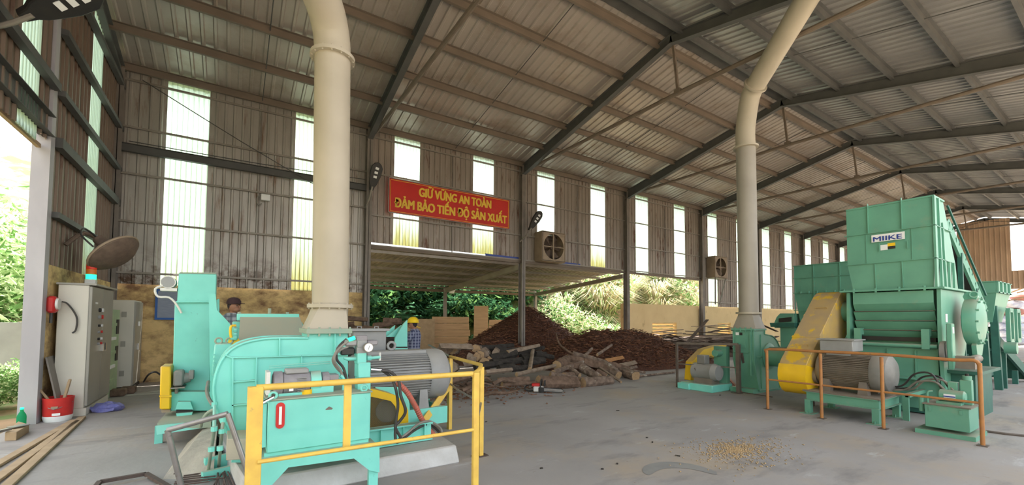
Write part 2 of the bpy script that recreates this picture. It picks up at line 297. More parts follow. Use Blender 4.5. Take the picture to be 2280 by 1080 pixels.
def tag(o,label=None,cat=None,group=None,kind=None):
    for k,v in (('label',label),('category',cat),('group',group),('kind',kind)):
        if v: o[k]=v
    return o
def thing(name,label,cat,loc,group=None,local=False,rz=0):
    o=bpy.data.objects.new(name,None); COL.objects.link(o); o.location=loc; o.empty_display_size=.2; o.rotation_euler=(0,0,rz)
    OFF[o.name]=V((0,0,0)) if (local or rz) else V(loc); return tag(o,label,cat,group)
KIDS={}
def dup(root,loc=None,rot=None,label=None,group=None,scale=None):
    def cp(o,par):
        c=o.copy(); COL.objects.link(c); OFF[c.name]=OFF.get(o.name,V((0,0,0)))
        if par: c.parent=par
        for ch in [x for x in SRC if x.parent==o]: cp(ch,c)
        return c
    SRC=list(root.children_recursive); r=cp(root,None)
    if loc is not None: r.location=loc
    if rot is not None: r.rotation_euler=rot
    if scale: r.scale=scale
    if label: r['label']=label
    if group: r['group']=group
    return r
def struct(name,mb,m,**k): o=mb.build(name,m,**k); o['kind']='structure'; return o
def part(name,mb,m,par,**k): return mb.build(name,m,par,**k)
def B(): return MB()
# ================================================================== the building
X0=-2.385; BAY=5.89; WY=13.78; EZ=7.71; RY=6.84; RZ=9.17; NX=8; XE=X0+BAY*NX; WT=2.39
colx=[X0+BAY*i for i in range(NX+1)]; SL=(RZ-EZ)/(WY-RY)
def rz(y): return RZ-abs(y-RY)*SL
# floor and ground
struct('floor',B().box(X0-.2,XE+.3,-3,WY+.25,-.25,0),'concrete',smooth=False)
g=B()
def grid(mb,x0,x1,nx,y0,y1,ny,f,m=0):
    vs=[(x0+(x1-x0)*i/nx,y0+(y1-y0)*j/ny) for j in range(ny+1) for i in range(nx+1)]
    return mb.add([(x,y,f(x,y)) for x,y in vs],[(j*(nx+1)+i,j*(nx+1)+i+1,(j+1)*(nx+1)+i+1,(j+1)*(nx+1)+i) for j in range(ny) for i in range(nx)],m)
rnd=random.Random(3)
def hn(x,y): return math.sin(x*.7+y*.3)*.5+math.sin(x*1.9-y*1.3)*.25+math.sin(x*4.1+y*3.7)*.1
def hillz(x,y):
    t=max(0,y-21.5); return -.05+(t*.95 if t<9 else 8.5+(t-9)*.6)*(1 if x>-6 else .8)+hn(x,y)*min(1,t)*.5
grid(g,-30,75,105,14.03,45,62,hillz); struct('hillside',g,'earth')
def lz(x,y):
    t=max(0,-x-10); return -.12+t*.6+hn(x,y)*min(1,t)*.5
g=B(); grid(g,-30,X0-.2,55,-12,14.03,52,lz); struct('ground_left',g,'earth')
struct('yard_far',B().box(XE+.3,XE+30,-12,14.03,-.3,-.06),'earth_bright',smooth=False)
struct('yard_front',B().box(X0-.2,XE+.3,-14,-3,-.25,-.04),'earth_bright',smooth=False)
# long wall: plastered masonry below
wb=B(); wb.box(X0,colx[1]+.1,WY+.03,WY+.23,0,WT+.05); struct('wall_back_left',wb,'yellow_wall',smooth=False)
wb=B(); Z0,Z1=.70,1.5
holes=[(17.3,19.2),(22.9,24.2)]
x=colx[3]
for a,b in holes: wb.box(x,a,WY+.03,WY+.23,0,WT); wb.box(a,b,WY+.03,WY+.23,0,Z0); wb.box(a,b,WY+.03,WY+.23,Z1,WT); x=b
wb.box(x,XE,WY+.03,WY+.23,0,WT); struct('wall_back',wb,'yellow_wall_clean',smooth=False)
for i,(a,b) in enumerate(holes):
    v=B(); k=5
    for j in range(k):
        z=Z0+.02+(Z1-Z0)*j/k; v.add([(a,WY+.05,z+.11),(b,WY+.05,z+.11),(b,WY+.19,z),(a,WY+.19,z),(a,WY+.05,z+.13),(b,WY+.05,z+.13),(b,WY+.19,z+.02),(a,WY+.19,z+.02)],[(0,1,2,3),(4,7,6,5),(0,4,5,1),(3,2,6,7)])
    struct('trim_%d'%(20+i),v,'yellow_wall_clean',smooth=False)
struct('wall_left_base',B().box(X0-.2,X0,9.47,WY+.02,0,WT+.02),'yellow_wall',smooth=False)
# long wall: profiled cladding with translucent strips
def bottom(x):
    return 2.41 if x<colx[1]-.001 else (3.93 if x<colx[3]-.001 else (3.85 if x<colx[4]-.001 else WT))
sk=[]; k=-2
while 4.36+2.935*k+.87<XE: sk.append((4.36+2.935*k,4.36+2.935*k+.88)); k+=1
cuts=sorted(set([X0,XE]+[c for c in colx]+[a for s in sk for a in s]))
cl=B(); cb=B(); nwin=0
for a,b in zip(cuts,cuts[1:]):
    if b-a<.02: continue
    mid=(a+b)/2; z0=bottom(mid)
    if any(s[0]-.01<mid<s[1]+.01 for s in sk):
        nwin+=1; w=B().corr((a,WY+.0,z0),(1,0,0),b-a,(0,0,1),EZ-.03-z0,(0,-1,0),pitch=.11,d=.02)
        struct('window_%d'%nwin,w,'skylight_algae' if (mid>1 and mid<3) else ('skylight_algae_high' if 3.5<mid<15 else 'skylight'),smooth=False)
    else:
        (cl if b<colx[1]+.1 else cb).corr((a,WY,z0),(1,0,0),b-a,(0,0,1),EZ-.02-z0,(0,-1,0))
struct('wall_back_cladding',cl,'clad',smooth=False); struct('wall_back_cladding_long',cb,'clad_brown',smooth=False)
# end wall on the left
def lcl(y0,y1,z0,mb,p=.2,d=.03):
    n=max(1,int((y1-y0)/.6)); 
    for i in range(n):
        a=y0+(y1-y0)*i/n; b=y0+(y1-y0)*(i+1)/n; mb.corr((X0-.06,a,z0),(0,1,0),b-a,(0,0,1),rz((a+b)/2)-.02-z0,(1,0,0),pitch=p,d=d)
ml=B(); lcl(9.45,11.45,WT,ml); lcl(12.2,WY,WT,ml); lcl(8.85,9.45,4.3,ml); lcl(-.1,8.2,4.15,ml); struct('wall_left',ml,'clad_dark',smooth=False)
for i,(a,b,z) in enumerate(((11.45,12.2,WT),(8.2,8.85,4.15))):
    w=B(); lcl(a,b,z,w,.11,.02); struct('window_%d'%(31+i),w,'skylight',smooth=False)
# far end wall: brown sheets in the middle, open to the yard either side
fw=B(); fw.corr((XE-.02,5.66,3.9),(0,1,0),2.6,(0,0,1),4.95,(-1,0,0),pitch=.25,d=.04); fw.corr((XE-.02,-.1,3.9),(0,1,0),5.76,(0,0,1),1.25,(-1,0,0),pitch=.25,d=.04)
fw.corr((XE-.02,8.26,3.9),(0,1,0),5.5,(0,0,1),1.4,(-1,0,0),pitch=.25,d=.04)
struct('wall_right',fw,'clad_tan',smooth=False)
struct('wall_right_base',B().box(XE,XE+.2,7.2,WY,0,WT),'yellow_wall_clean',smooth=False)
# roof sheets (ribs run down the slope)
rf=B(); dl=V((0,WY+.25-RY,-(WY+.25-RY)*SL)); 
rf.corr((X0-.3,RY,RZ+.02),(1,0,0),XE-X0+.6,dl,dl.length,(0,0,-1),pitch=.25,d=.03); struct('ceiling_back_slope',rf,'roof_sheet',smooth=False)
rf=B(); dr=V((0,-7.2,-7.2*SL)); rf.corr((X0-.3,RY,RZ+.02),(1,0,0),XE-X0+.6,dr,dr.length,(0,0,-1),pitch=.25,d=.03); struct('ceiling_front_slope',rf,'roof_sheet_far',smooth=False)
struct('trim_ridge_shade',B().bar((X0,RY,RZ-.06),(XE,RY,RZ-.06),.34,.02),'rafter')  # dark strip hung below the ridge, stands in for the shade there
# steelwork: every frame member and purlin is a thing of its own
def steel(name,mb,m,label,cat,group): return tag(mb.build(name,m,smooth=False),label,cat,group)
for i,x in enumerate(colx):
    c=B(); c.ibeam((x,WY-.14,0),(x,WY-.14,EZ-.12),.17,.24,.015,up=(0,1,0))
    steel('column',c,'column','brown steel column standing against the long back wall','column','steel columns of the long wall')
    for s,(ya,yb) in enumerate(((WY-.05,RY),(-.15,RY))):
        b=B(); h0,h1=(.34,.2); 
        pa,pb=V((x,ya,rz(ya)-.1)),V((x,yb,RZ-.1)); up=V((0,-(pb-pa).z,(pb-pa).y)); up=up if up.z>0 else -up; up.normalize()
        def web(w,t0,t1): b.add([pa+V((w,0,0))+up*t0[0],pa+V((w,0,0))+up*t0[1],pb+V((w,0,0))+up*t1[0],pb+V((w,0,0))+up*t1[1]],[(0,1,3,2)])
        b.bar(pa-up*.03,pb-up*.03,.16,.014,up); b.bar(pa-up*.40,pb-up*.26,.16,.014,up)
        b.add([pa-up*.03+V((.008,0,0)),pa-up*.4+V((.008,0,0)),pb-up*.26+V((.008,0,0)),pb-up*.03+V((.008,0,0)),pa-up*.03-V((.008,0,0)),pa-up*.4-V((.008,0,0)),pb-up*.26-V((.008,0,0)),pb-up*.03-V((.008,0,0))],[(0,1,2,3),(7,6,5,4)])
        steel('rafter',b,'rafter',('dark steel rafter rising from the long back wall to the ridge','dark rafter of the slope away from the back wall')[s],'rafter',('rafters of the back slope','rafters of the front slope')[s])
    if 1<=i<=7:
        t=B(); zt=8.15 if i else 0
        ya=WY-.9; pa=V((x+.14,WY-.35,EZ-.25)); pb=V((x+.14,-.1,EZ-.35)); pm=V((x+.14,RY-.1,7.5)); t.tube([pa,pm,pb],.055,8,smooth=1)
        tr=steel('tie_rod',t,'purlin','brown tie tube strung across the shed under the ridge','tie','tie tubes under the rafters')
        h=B(); h.bar((x+.1,RY,RZ-.35),pm,.06,.06); h.box(pm.x-.07,pm.x+.07,pm.y-.08,pm.y+.08,pm.z-.03,pm.z+.1); steel('hanger',h,'purlin','short hanger dropping from the ridge to a tie tube','hanger','ridge hangers')
def purl(y,z,sgn):
    p=B(); p.bar((X0,y,z),(XE,y,z),.015,.16); p.bar((X0,y+.03,z-.08),(XE,y+.03,z-.08),.07,.012); p.bar((X0,y-.03,z+.08),(XE,y-.03,z+.08),.07,.012); return p
for k in range(6):
    y=WY-.25-(WY-.25-RY-.35)*k/5; steel('purlin',purl(y,rz(y)-.12,1),'purlin','dusty brown purlin running the length of the slope above the back wall','purlin','purlins of the back slope')
for k in range(1,7):
    y=RY-.35-1.28*(k-1); steel('purlin',purl(y,rz(y)-.12,-1),'rafter','dark grey purlin running the length of the slope away from the back wall','purlin','purlins of the front slope')
for i in range(NX):
    xm=colx[i]+BAY/2
    for s in (1,-1):
        ye=WY-.25 if s>0 else .2; t=B().tube([(xm,RY+s*.35,rz(RY+s*.35)-.14),(xm,ye,rz(ye)-.14)],.012,5,smooth=1)
        steel('sag_rod',t,'rafter',('thin sag rod crossing the purlins of the back slope in mid bay','thin sag rod crossing the purlins of the far slope in mid bay')[s<0],'rod','sag rods of the back slope' if s>0 else 'sag rods of the front slope')
# girts on the long wall
for z,xs in ((7.42,(X0,XE)),(6.25,(X0,XE)),(5.10,(X0,colx[1])),(5.08,(colx[3],XE)),(3.93,(X0,XE)),(2.68,(X0,colx[1])),(2.62,(colx[4],XE)),(4.9,(colx[1],colx[3]))):
    steel('wall_girt',B().bar((xs[0],WY-.06,z),(xs[1],WY-.06,z),.05,.05),'steel_plain',
      'thin wall girt %s'%({7.42:'running just below the eaves of the long wall',6.25:'level with the top edge of the red banner',5.10:'under the deep beam left of the thick duct',5.08:'at mid height of the wall right of the opening',3.93:'along the lower edge of the cladding over the opening',2.68:'just above the stained yellow wall on the left',2.62:'just above the clean yellow wall on the right',4.9:'level with the lower edge of the red banner'}[z]),'girt',None)
steel('eaves_strut',B().ibeam((X0,WY-.16,5.70),(colx[1],WY-.16,5.70),.12,.2),'rafter','deep dark beam across the wall bay left of the cream duct','beam',None)
for a,b in (((X0+.4,7.42),(2.2,5.4)),((X0+.2,5.85),(3.4,5.95))):
    steel('wire',B().tube([(a[0],WY-.2,a[1]),((a[0]+b[0])/2,WY-.2,(a[1]+b[1])/2-.04),(b[0],WY-.2,b[1])],.012,5),'rafter','thin %s wire across the upper left wall bay'%('sloping' if b[1]<5.5 else 'nearly level'),'wire',None)
for i,x in enumerate([(colx[k]+colx[k+1])/2 for k in range(NX)]):
    steel('wall_strut',B().bar((x,WY-.05,bottom(x)),(x,WY-.05,7.4),.03,.03),'column','thin upright strut between wall girts in mid bay','strut','mid-bay struts of the long wall')
# end wall steel
for z,y0,y1,w in ((3.2,9.5,WY,.09),(4.35,9.5,WY,.16),(5.15,9.5,WY,.09),(6.15,9.5,WY,.09),(7.2,9.5,WY,.09)):
    steel('end_wall_girt',B().bar((X0+.03,y0,z),(X0+.03,y1,z),.1,w),'rafter','dark girt on the left end wall, %s of five'%({3.2:'lowest',4.35:'deepest and second',5.15:'third',6.15:'fourth',7.2:'topmost'}[z]+('' if z in(3.2,7.2) else ' from below')),'girt',None)
steel('lintel_beam',B().ibeam((X0-.05,-.1,4.52),(X0-.05,9.3,4.52),.18,.32),'rafter','deep dark beam above the open side at the left edge','beam',None)
steel('end_wall_girt',B().bar((X0+.03,-.1,5.15),(X0+.03,9.3,5.15),.1,.12),'rafter','brown girt above the lintel beam near the upper left corner','girt',None)
steel('end_wall_girt',B().bar((X0+.03,-.1,6.3),(X0+.03,9.3,6.3),.1,.1),'rafter','upper brown girt over the left opening near the streetlight head','girt',None)
steel('end_post',B().box(X0-.2,X0+.0,9.28,9.46,0,4.4).box(X0-.2,X0,9.28,9.46,4.4,rz(9.35)-.4),['column_lavender'],'lavender grey steel post at the corner of the left opening','post',None)
steel('end_beam_edge',B().bar((X0-.12,-.1,4.18),(X0-.12,9.25,4.18),.05,.06),'timber','tan edge strip under the cladding of the left opening','strip',None)
# lean-to canopy beyond the opening
cz=lambda y:3.86-(y-WY)*.08; cx0,cx1=colx[1],colx[3]
c=thing('lean_to_canopy','low sheet metal canopy behind the big opening in the back wall','canopy',((cx0+cx1)/2,WY+3.5,3.3))
m=B(); m.corr((cx0,WY+.05,3.92),(1,0,0),cx1-cx0,(0,7.05,-.564),7.07,(0,0,1),pitch=.22,d=.055); part('roof_sheet',m,'canopy_sheet',c,smooth=False)
for k in range(6):
    y=WY+.25+k*1.33; part('purlin',B().bar((cx0,y,cz(y)-.05),(cx1,y,cz(y)-.05),.06,.09),'steel_plain',c,smooth=False)
for x in (cx0,colx[2],cx1): part('rafter',B().bar((x,WY+.05,cz(WY)-.2),(x,20.85,cz(20.85)-.2),.12,.2),'steel_plain',c,smooth=False)
for x in (colx[2],cx1,cx0+.1): part('post',B().bar((x,20.75,-.05),(x,20.75,cz(20.75)-.25),.15,.15),'column',c,smooth=False)
part('edge_beam',B().bar((cx0,20.85,cz(20.85)-.2),(cx1,20.85,cz(20.85)-.2),.1,.14),'purlin',c,smooth=False)
f=B().bar((cx0,WY-.03,3.95),(cx0+4.3,WY-.03,3.93),.06,.14); steel('flashing_strip',f,'chrome','crumpled silver flashing along the top of the canopy','flashing',None)
f=B().bar((cx0+4.3,WY-.04,3.98),(colx[2]-.1,WY-.04,3.96),.03,.12); steel('flashing_strip',f,'sign_blue','longer blue flashing strip left of the second column','flashing',None)
f=B().bar((11.5,WY-.04,3.96),(12.5,WY-.04,3.95),.03,.12); steel('flashing_strip',f,'sign_blue','short blue flashing strip right of the square fan','flashing',None)
steel('opening_lintel',B().bar((cx0,WY-.08,3.87),(colx[4],WY-.08,3.80),.08,.1),'purlin','dusty steel lintel over the big opening in the back wall','lintel',None)
# banner
bx0,bx1,bz0,bz1=4.13,8.77,5.03,6.15; by=WY-.2
b=thing('banner','red banner with yellow lettering fixed high on the back wall','banner',((bx0+bx1)/2,by,bz0))
part('board',B().box(bx0,bx1,by,by+.03,bz0,bz1),'sign_red',b)
fr=B()
for (a,c_) in (((bx0+.06,bz0+.05),(bx1-.06,bz0+.05)),((bx0+.06,bz1-.05),(bx1-.06,bz1-.05)),((bx0+.06,bz0+.05),(bx0+.06,bz1-.05)),((bx1-.06,bz0+.05),(bx1-.06,bz1-.05))): fr.bar((a[0],by-.004,a[1]),(c_[0],by-.004,c_[1]),.012,.012)
part('border_line',fr,'sign_yellow',b)
fr=B()
for (a,c_) in (((bx0,bz0),(bx1,bz0)),((bx0,bz1),(bx1,bz1)),((bx0,bz0),(bx0,bz1)),((bx1,bz0),(bx1,bz1))): fr.bar((a[0],by,a[1]),(c_[0],by,c_[1]),.04,.025)
part('frame',fr,'steel_plain',b)
def text(s,par,m,width,height,O,right,up,off=.0,shear=0,ext=.004,name='lettering'):
    cu=bpy.data.curves.new('t','FONT'); cu.body=s; cu.size=1; cu.offset=off; cu.extrude=0; cu.shear=shear; cu.align_x='LEFT'
    cu.offset=0; o=bpy.data.objects.new('t',cu); COL.objects.link(o); bpy.context.view_layer.update()
    dg=bpy.context.evaluated_depsgraph_get(); me=bpy.data.meshes.new_from_object(o.evaluated_get(dg)); bpy.data.objects.remove(o)
    xs=[v.co.x for v in me.vertices]; x0,x1=min(xs),max(xs); cap=.70
    right,up,O=V(right),V(up),V(O); n=right.cross(up).normalized()
    mb=B(); vs=[O+right*((v.co.x-x0)/(x1-x0)*width)+up*(v.co.y/cap*height)+n*.004 for v in me.vertices]
    
    for k,(du,dv) in enumerate(((0,0),(off,0),(-off,0),(0,off*.6),(0,-off*.6),(off,off*.5),(-off,-off*.5))):
        if k==0 or off: mb.add([v+right*du*height*1.4+up*dv*height*1.4+n*k*.0002 for v in vs],[tuple(p.vertices) for p in me.polygons])
    return mb.build(name,m,par,smooth=False)
text('GIỮ VỮNG AN TOÀN',b,'sign_yellow',2.78,.29,(bx0+1.03,by-.006,bz0+.68),(1,0,0),(0,0,1),off=.045)
text('ĐẢM BẢO TIẾN ĐỘ SẢN XUẤT',b,'sign_yellow',4.3,.29,(bx0+.2,by-.006,bz0+.20),(1,0,0),(0,0,1),off=.045)
# street-light heads on the columns
def floodlight(base,d,nrm,label,L=.86):
    base,d,nrm=V(base),V(d).normalized(),V(nrm).normalized(); s=d.cross(nrm).normalized()
    t=thing('street_light',label,'light',base)
    part('arm',B().tube([base-d*.55+nrm*(-.14),base-d*.2,base+d*.12],.028,8),'steel_plain',t)
    pr=[(0,.05),(.12,.07),(.2,.11),(.5,.17),(.72,.165),(.82,.10),(.86,.03)]
    pts=[base+d*(a*L/.86)+s*w for a,w in pr]+[base+d*(a*L/.86)-s*w for a,w in reversed(pr)]
    part('housing',B().prism(pts,-nrm*.09),'black',t,bev=.012)
    for k in (.42,.55,.68):
        c=base+d*(k*L/.86)+nrm*.006; part('led_panel',B().bar(c-s*.05,c+s*.05,.07,.012,up=nrm),'sign_white',t)
    return t
cdir=lambda p:(EYE-V(p)).normalized()
p1=V((colx[1]-.0,WY-.5,5.55)); floodlight(p1,(.15,-.35,.95),(-.05,-1,-.35),'black street light head on the column left of the red banner')
p2=V((colx[2]+.1,WY-.5,5.02)); floodlight(p2,(.42,-.35,.85),(0,-1,-.35),'black street light head on the column right of the red banner')
p3=PX(48,42,X0+.35); p3t=PX(188,-6,X0+.9); floodlight(p3,p3t-p3,(.35,-.45,-.82),'black street light head jutting from the end wall at the top left corner')
# square exhaust fans
def boxfan(x,z,s,label,y=WY-.55):
    t=thing('exhaust_fan',label,'fan',(x,y,z)); h=s/2; d=.5; cz_=z+h
    m=B(); 
    for a in (-1,1): m.box(x+a*h-.02,x+a*h+.02,y,y+d,z,z+s); m.box(x-h,x+h,y,y+d,cz_+a*h-.02,cz_+a*h+.02)
    n=24; ring=[(x+math.cos(2*PI*k/n)*h*.88,y,cz_+math.sin(2*PI*k/n)*h*.88) for k in range(n)]; sq=[]
    for k in range(n):
        c,q=math.cos(2*PI*k/n),math.sin(2*PI*k/n); f=h/max(abs(c),abs(q)); sq.append((x+c*f,y,cz_+q*f))
    m.add(ring+sq,[(k,(k+1)%n,n+(k+1)%n,n+k) for k in range(n)])
    part('housing',m,'fan_frame',t)
    for k in range(6):
        a=2*PI*k/6; c,q=math.cos(a),math.sin(a); r=h*.84
        bl=[(x+c*.05,y+.2,cz_+q*.05),(x+c*r-q*.12,y+.12,cz_+q*r+c*.12),(x+c*r+q*.12,y+.26,cz_+q*r-c*.12)]
        part('blade',B().prism(bl,(0,.012,0)),'fan_dusty',t)
    part('hub',B().cyl((x,y+.1,cz_),(x,y+.3,cz_),.09),'fan_dusty',t)
    br=B(); br.box(x-.025,x+.025,y+.02,y+.06,z,z+s); br.bar((x-h,y+.04,cz_),(x+h,y+.04,cz_),.03,.03); part('brace',br,'fan_frame',t)
    part('shutter',B().box(x-h+.03,x+h-.03,y+d-.03,y+d-.01,z+.03,z+s-.03),'fan_dusty',t)
    return t
boxfan(10.65,3.92,1.15,'tan square exhaust fan in the wall right of the second street light')
boxfan(22.35,3.95,1.15,'dark square exhaust fan on a stand behind the thin duct')
f=B()
for a in (-.5,.5): f.bar((22.35+a,WY-.5,3.95),(22.35+a*.4,WY-.3,2.5),.05,.05)
steel('fan_bracket',f,'column','splayed steel bracket carrying the dark exhaust fan','bracket',None)
jb=thing('junction_box','small pale switch box on the wall left of the cream duct','box',(1.05,WY-.12,4.98)); part('case',B().box(.6,.82,WY-.16,WY-.09,4.87,5.05),'sign_white',jb,bev=.01); part('cable',B().tube([(.6,WY-.13,5.0),(.52,WY-.13,4.95),(.5,WY-.13,4.8),(.56,WY-.13,4.72),(.62,WY-.13,4.78)],.015,6),'hose_grey',jb)
# ================================================================== left machine group
def hull_px(pts,Y): return [PY(x,y,Y) for x,y in pts]
T_='teal'
# concrete plinth and mortar bed
p=B(); p.hexa([(.14,4.36,0),(2.18,4.36,0),(2.3,6.4,0),(-.1,6.4,0)],[(.14,4.38,.2),(2.14,4.38,.2),(2.26,6.35,.2),(-.1,6.35,.2)])
tag(p.build('machine_plinth','plinth',bev=.015),'low white-washed concrete plinth under the teal blower','plinth')
p=B(); p.hexa([(-.52,5.5,0),(-.1,5.2,0),(-.1,6.9,0),(-.42,6.9,0)],[(-.34,5.75,.2),(-.1,5.5,.22),(-.1,6.7,.24),(-.25,6.7,.2)])
tag(p.build('mortar_bed','mortar'),'rough grey mortar mound beside the teal blower base','mortar')
# ---- blower with scroll casing
bl=thing('blower','large teal scroll blower with ribbed side plate in the left foreground','blower',(.5,5.25,.2))
YF=5.0
out=[(686,738),(775,738),(775,900),(700,968),(560,975),(535,975),(512,972),(499,950),(485,920),(478,890),(476,862),(481,832),(494,802),(514,779),(540,765),(572,757),(610,753),(686,753)]
op=hull_px(out,YF); part('scroll_casing',B().prism(op,(0,.5,0)),T_,bl,bev=.006)
c0=PY(600,870,YF)
edge=[(512,972),(499,950),(485,920),(478,890),(476,862),(481,832),(494,802),(514,779),(540,765),(572,757),(610,753),(686,753)]
for dy in (-.006,.506): part('casing_rim',B().tube([PY(x,y,YF)+V((0,dy,0)) for x,y in edge],.014,6,smooth=2),T_,bl)
ri=B()
for a,b_ in (((517,796),(775,789)),((520,850),(568,846)),((516,902),(565,898)),((518,796),(518,972)),((571,795),(566,965)),((671,790),(671,840)),((622,753),(622,792)),((745,740),(745,790)),((517,796),(500,790))):
    ri.bar(PY(*a,YF)+V((0,-.012,0)),PY(*b_,YF)+V((0,-.012,0)),.012,.03,up=(0,-1,0))
part('stiffener_ribs',ri,T_,bl)
fl=B(); a=PY(682,739,YF-.03); b_=PY(781,739,YF-.03); fl.box(a.x,b_.x+.01,YF-.05,YF+.55,a.z-.02,a.z+.03)
for i in range(5):
    x=a.x+.02+(b_.x-a.x-.03)*i/4; fl.cyl((x,YF-.035,a.z-.05),(x,YF-.035,a.z+.05),.011,n=6)
part('outlet_flange',fl,'teal_dusty',bl); FZ=a.z+.03; 
part('support_foot',B().prism(hull_px([(535,977),(515,1030),(560,1030),(556,977)],4.9),(0,.4,0)),T_,bl)
# ---- duct
dc=V(((a.x+b_.x)/2,YF+.25,FZ)); hw=(b_.x-a.x)/2-.02
d=thing('duct','thick cream exhaust duct rising from the teal blower into the roof','duct',dc)
n=24; sq=[];ci=[];zt=PY(733,682,5.2).z; rr=.196; c1=PY(736,682,5.25)
for k in range(n):
    c,s=math.cos(2*PI*k/n),math.sin(2*PI*k/n); f=1/max(abs(c),abs(s)); sq.append((dc.x+c*f*hw,dc.y+s*f*.24,FZ)); ci.append((c1.x+c*rr,5.25+s*rr,c1.z))
part('transition',B().add(sq+ci,[(k,(k+1)%n,n+(k+1)%n,n+k) for k in range(n)]),'duct_paint',d)
t1=PY(741,130,5.25); m=B(); m.tube([c1,(c1+t1)/2,t1+V((0,0,.0))],rr,28,smooth=1); part('lower_pipe',m,'duct_paint',d)
for z,nm in ((c1.z,'lower_flange'),(t1.z,'upper_flange')):
    x=c1.x if nm[0]=='l' else t1.x; m=B().lathe([(rr,-.02),(rr+.05,-.02),(rr+.05,.02),(rr,.02)],(x,5.25,z),(0,0,1),28)
    for k in range(14): an=2*PI*k/14; m.cyl((x+math.cos(an)*(rr+.03),5.25+math.sin(an)*(rr+.03),z-.035),(x+math.cos(an)*(rr+.03),5.25+math.sin(an)*(rr+.03),z+.035),.01,n=6)
    part(nm,m,'duct_paint',d)
el=[t1,t1+V((-.01,0,.18)),PY(735,60,5.2)+V((0,0,.0)),PY(722,10,5.05),PY(690,-60,4.8),PY(600,-190,4.4)]
part('elbow',B().tube(el,rr+.004,28,smooth=4),'duct_paint',d)
# ---- chipper body behind the blower
ch=thing('wood_chipper','teal wood chipper housing with dusty sloping lid behind the blower','machine',(.45,6.5,.0))
m=B().prism(hull_px([(518,768),(690,762),(690,930),(500,930),(510,775)],6.2),(0,.9,0)); m.prism(hull_px([(518,716),(672,716),(690,752),(690,780),(512,780)],6.62),(0,.5,0)); part('housing',m,T_,ch,bev=.01)
A_,B_,C_,D_=PY(535,713,6.5),PY(668,713,6.5),PY(688,772,6.12),PY(530,778,6.12); m=B().prism([A_,B_,C_,D_],(0,.05,.05)); part('lid',m,'teal_dusty',ch)
m=B().bar(PY(527,706,6.6),PY(665,706,6.6),.12,.09); part('top_beam',m,T_,ch,bev=.006)
m=B()
for x in (533,600,640): q=PY(x,700,6.6); m.cyl(q+V((0,0,-.02)),q+V((0,0,.08 if x==600 else .03)),.02,n=8)
part('lid_bolts',m,'teal_dusty',ch)
m=B().prism(hull_px([(465,655),(480,655),(483,690),(513,722),(512,765),(489,770),(489,900),(468,900)],6.9),(0,.25,0)); part('side_bracket',m,T_,ch)
m=B(); m.prism(hull_px([(478,766),(516,764),(516,782),(500,800),(478,838),(470,838)],5.9),(0,.35,0)); part('gear_case',m,T_,ch,bev=.012)
m=B()
for x in (487,511): m.torus(PY(x,759,5.95),(0,1,0),.033,.01,14,6)
part('lifting_eyes',m,'teal_dusty',ch)
m=B()
for y in (735,745,752): m.cyl(PY(520,y,5.9),PY(528,y,5.9),.03,n=8)
m.box(*(PY(514,725,5.92).x,PY(529,760,5.92).x),5.92,6.05,PY(514,757,5.92).z,PY(514,728,5.92).z); part('valve_block',m,T_,ch,bev=.006)
m=B().tube([PY(526,725,5.85),PY(515,726,5.85),PY(513,740,5.85),PY(515,752,5.85)],.014,6); part('yellow_pipe',m,'yellow',ch)
m=B().cyl(PY(521,762,5.95),PY(521,762,6.2),.06,n=14); part('yellow_cap',m,'yellow',ch)
m=B()
for i in range(6): q=PY(476,790+i*9,5.88); m.cyl(q,q+V((0,-.02,0)),.012,n=6)
part('side_bolts',m,T_,ch)
# feed chute fins near the helmeted worker
f=thing('feed_chute','teal feed chute with three slanted fins beside the worker in yellow helmet','chute',(2.9,9.0,0))
for i,pts in enumerate(([(878,772),(907,772),(907,712),(898,722),(880,752)],[(860,750),(893,750),(894,724)],[(848,748),(876,748),(880,724)])):
    part('fin',B().prism(hull_px(pts,9.0+.12*i),(0,.05,0)),T_,f)
part('tray',B().box(2.3,3.15,8.95,9.5,.75,.83),'steel_plain',f)
for x in (2.35,3.1): part('leg',B().box(x-.03,x+.03,9.1,9.16,0,.75),T_,f)
part('side_plate',B().prism(hull_px([(879,775),(908,775),(908,800),(884,800)],9.02),(0,.06,0)),T_,f)
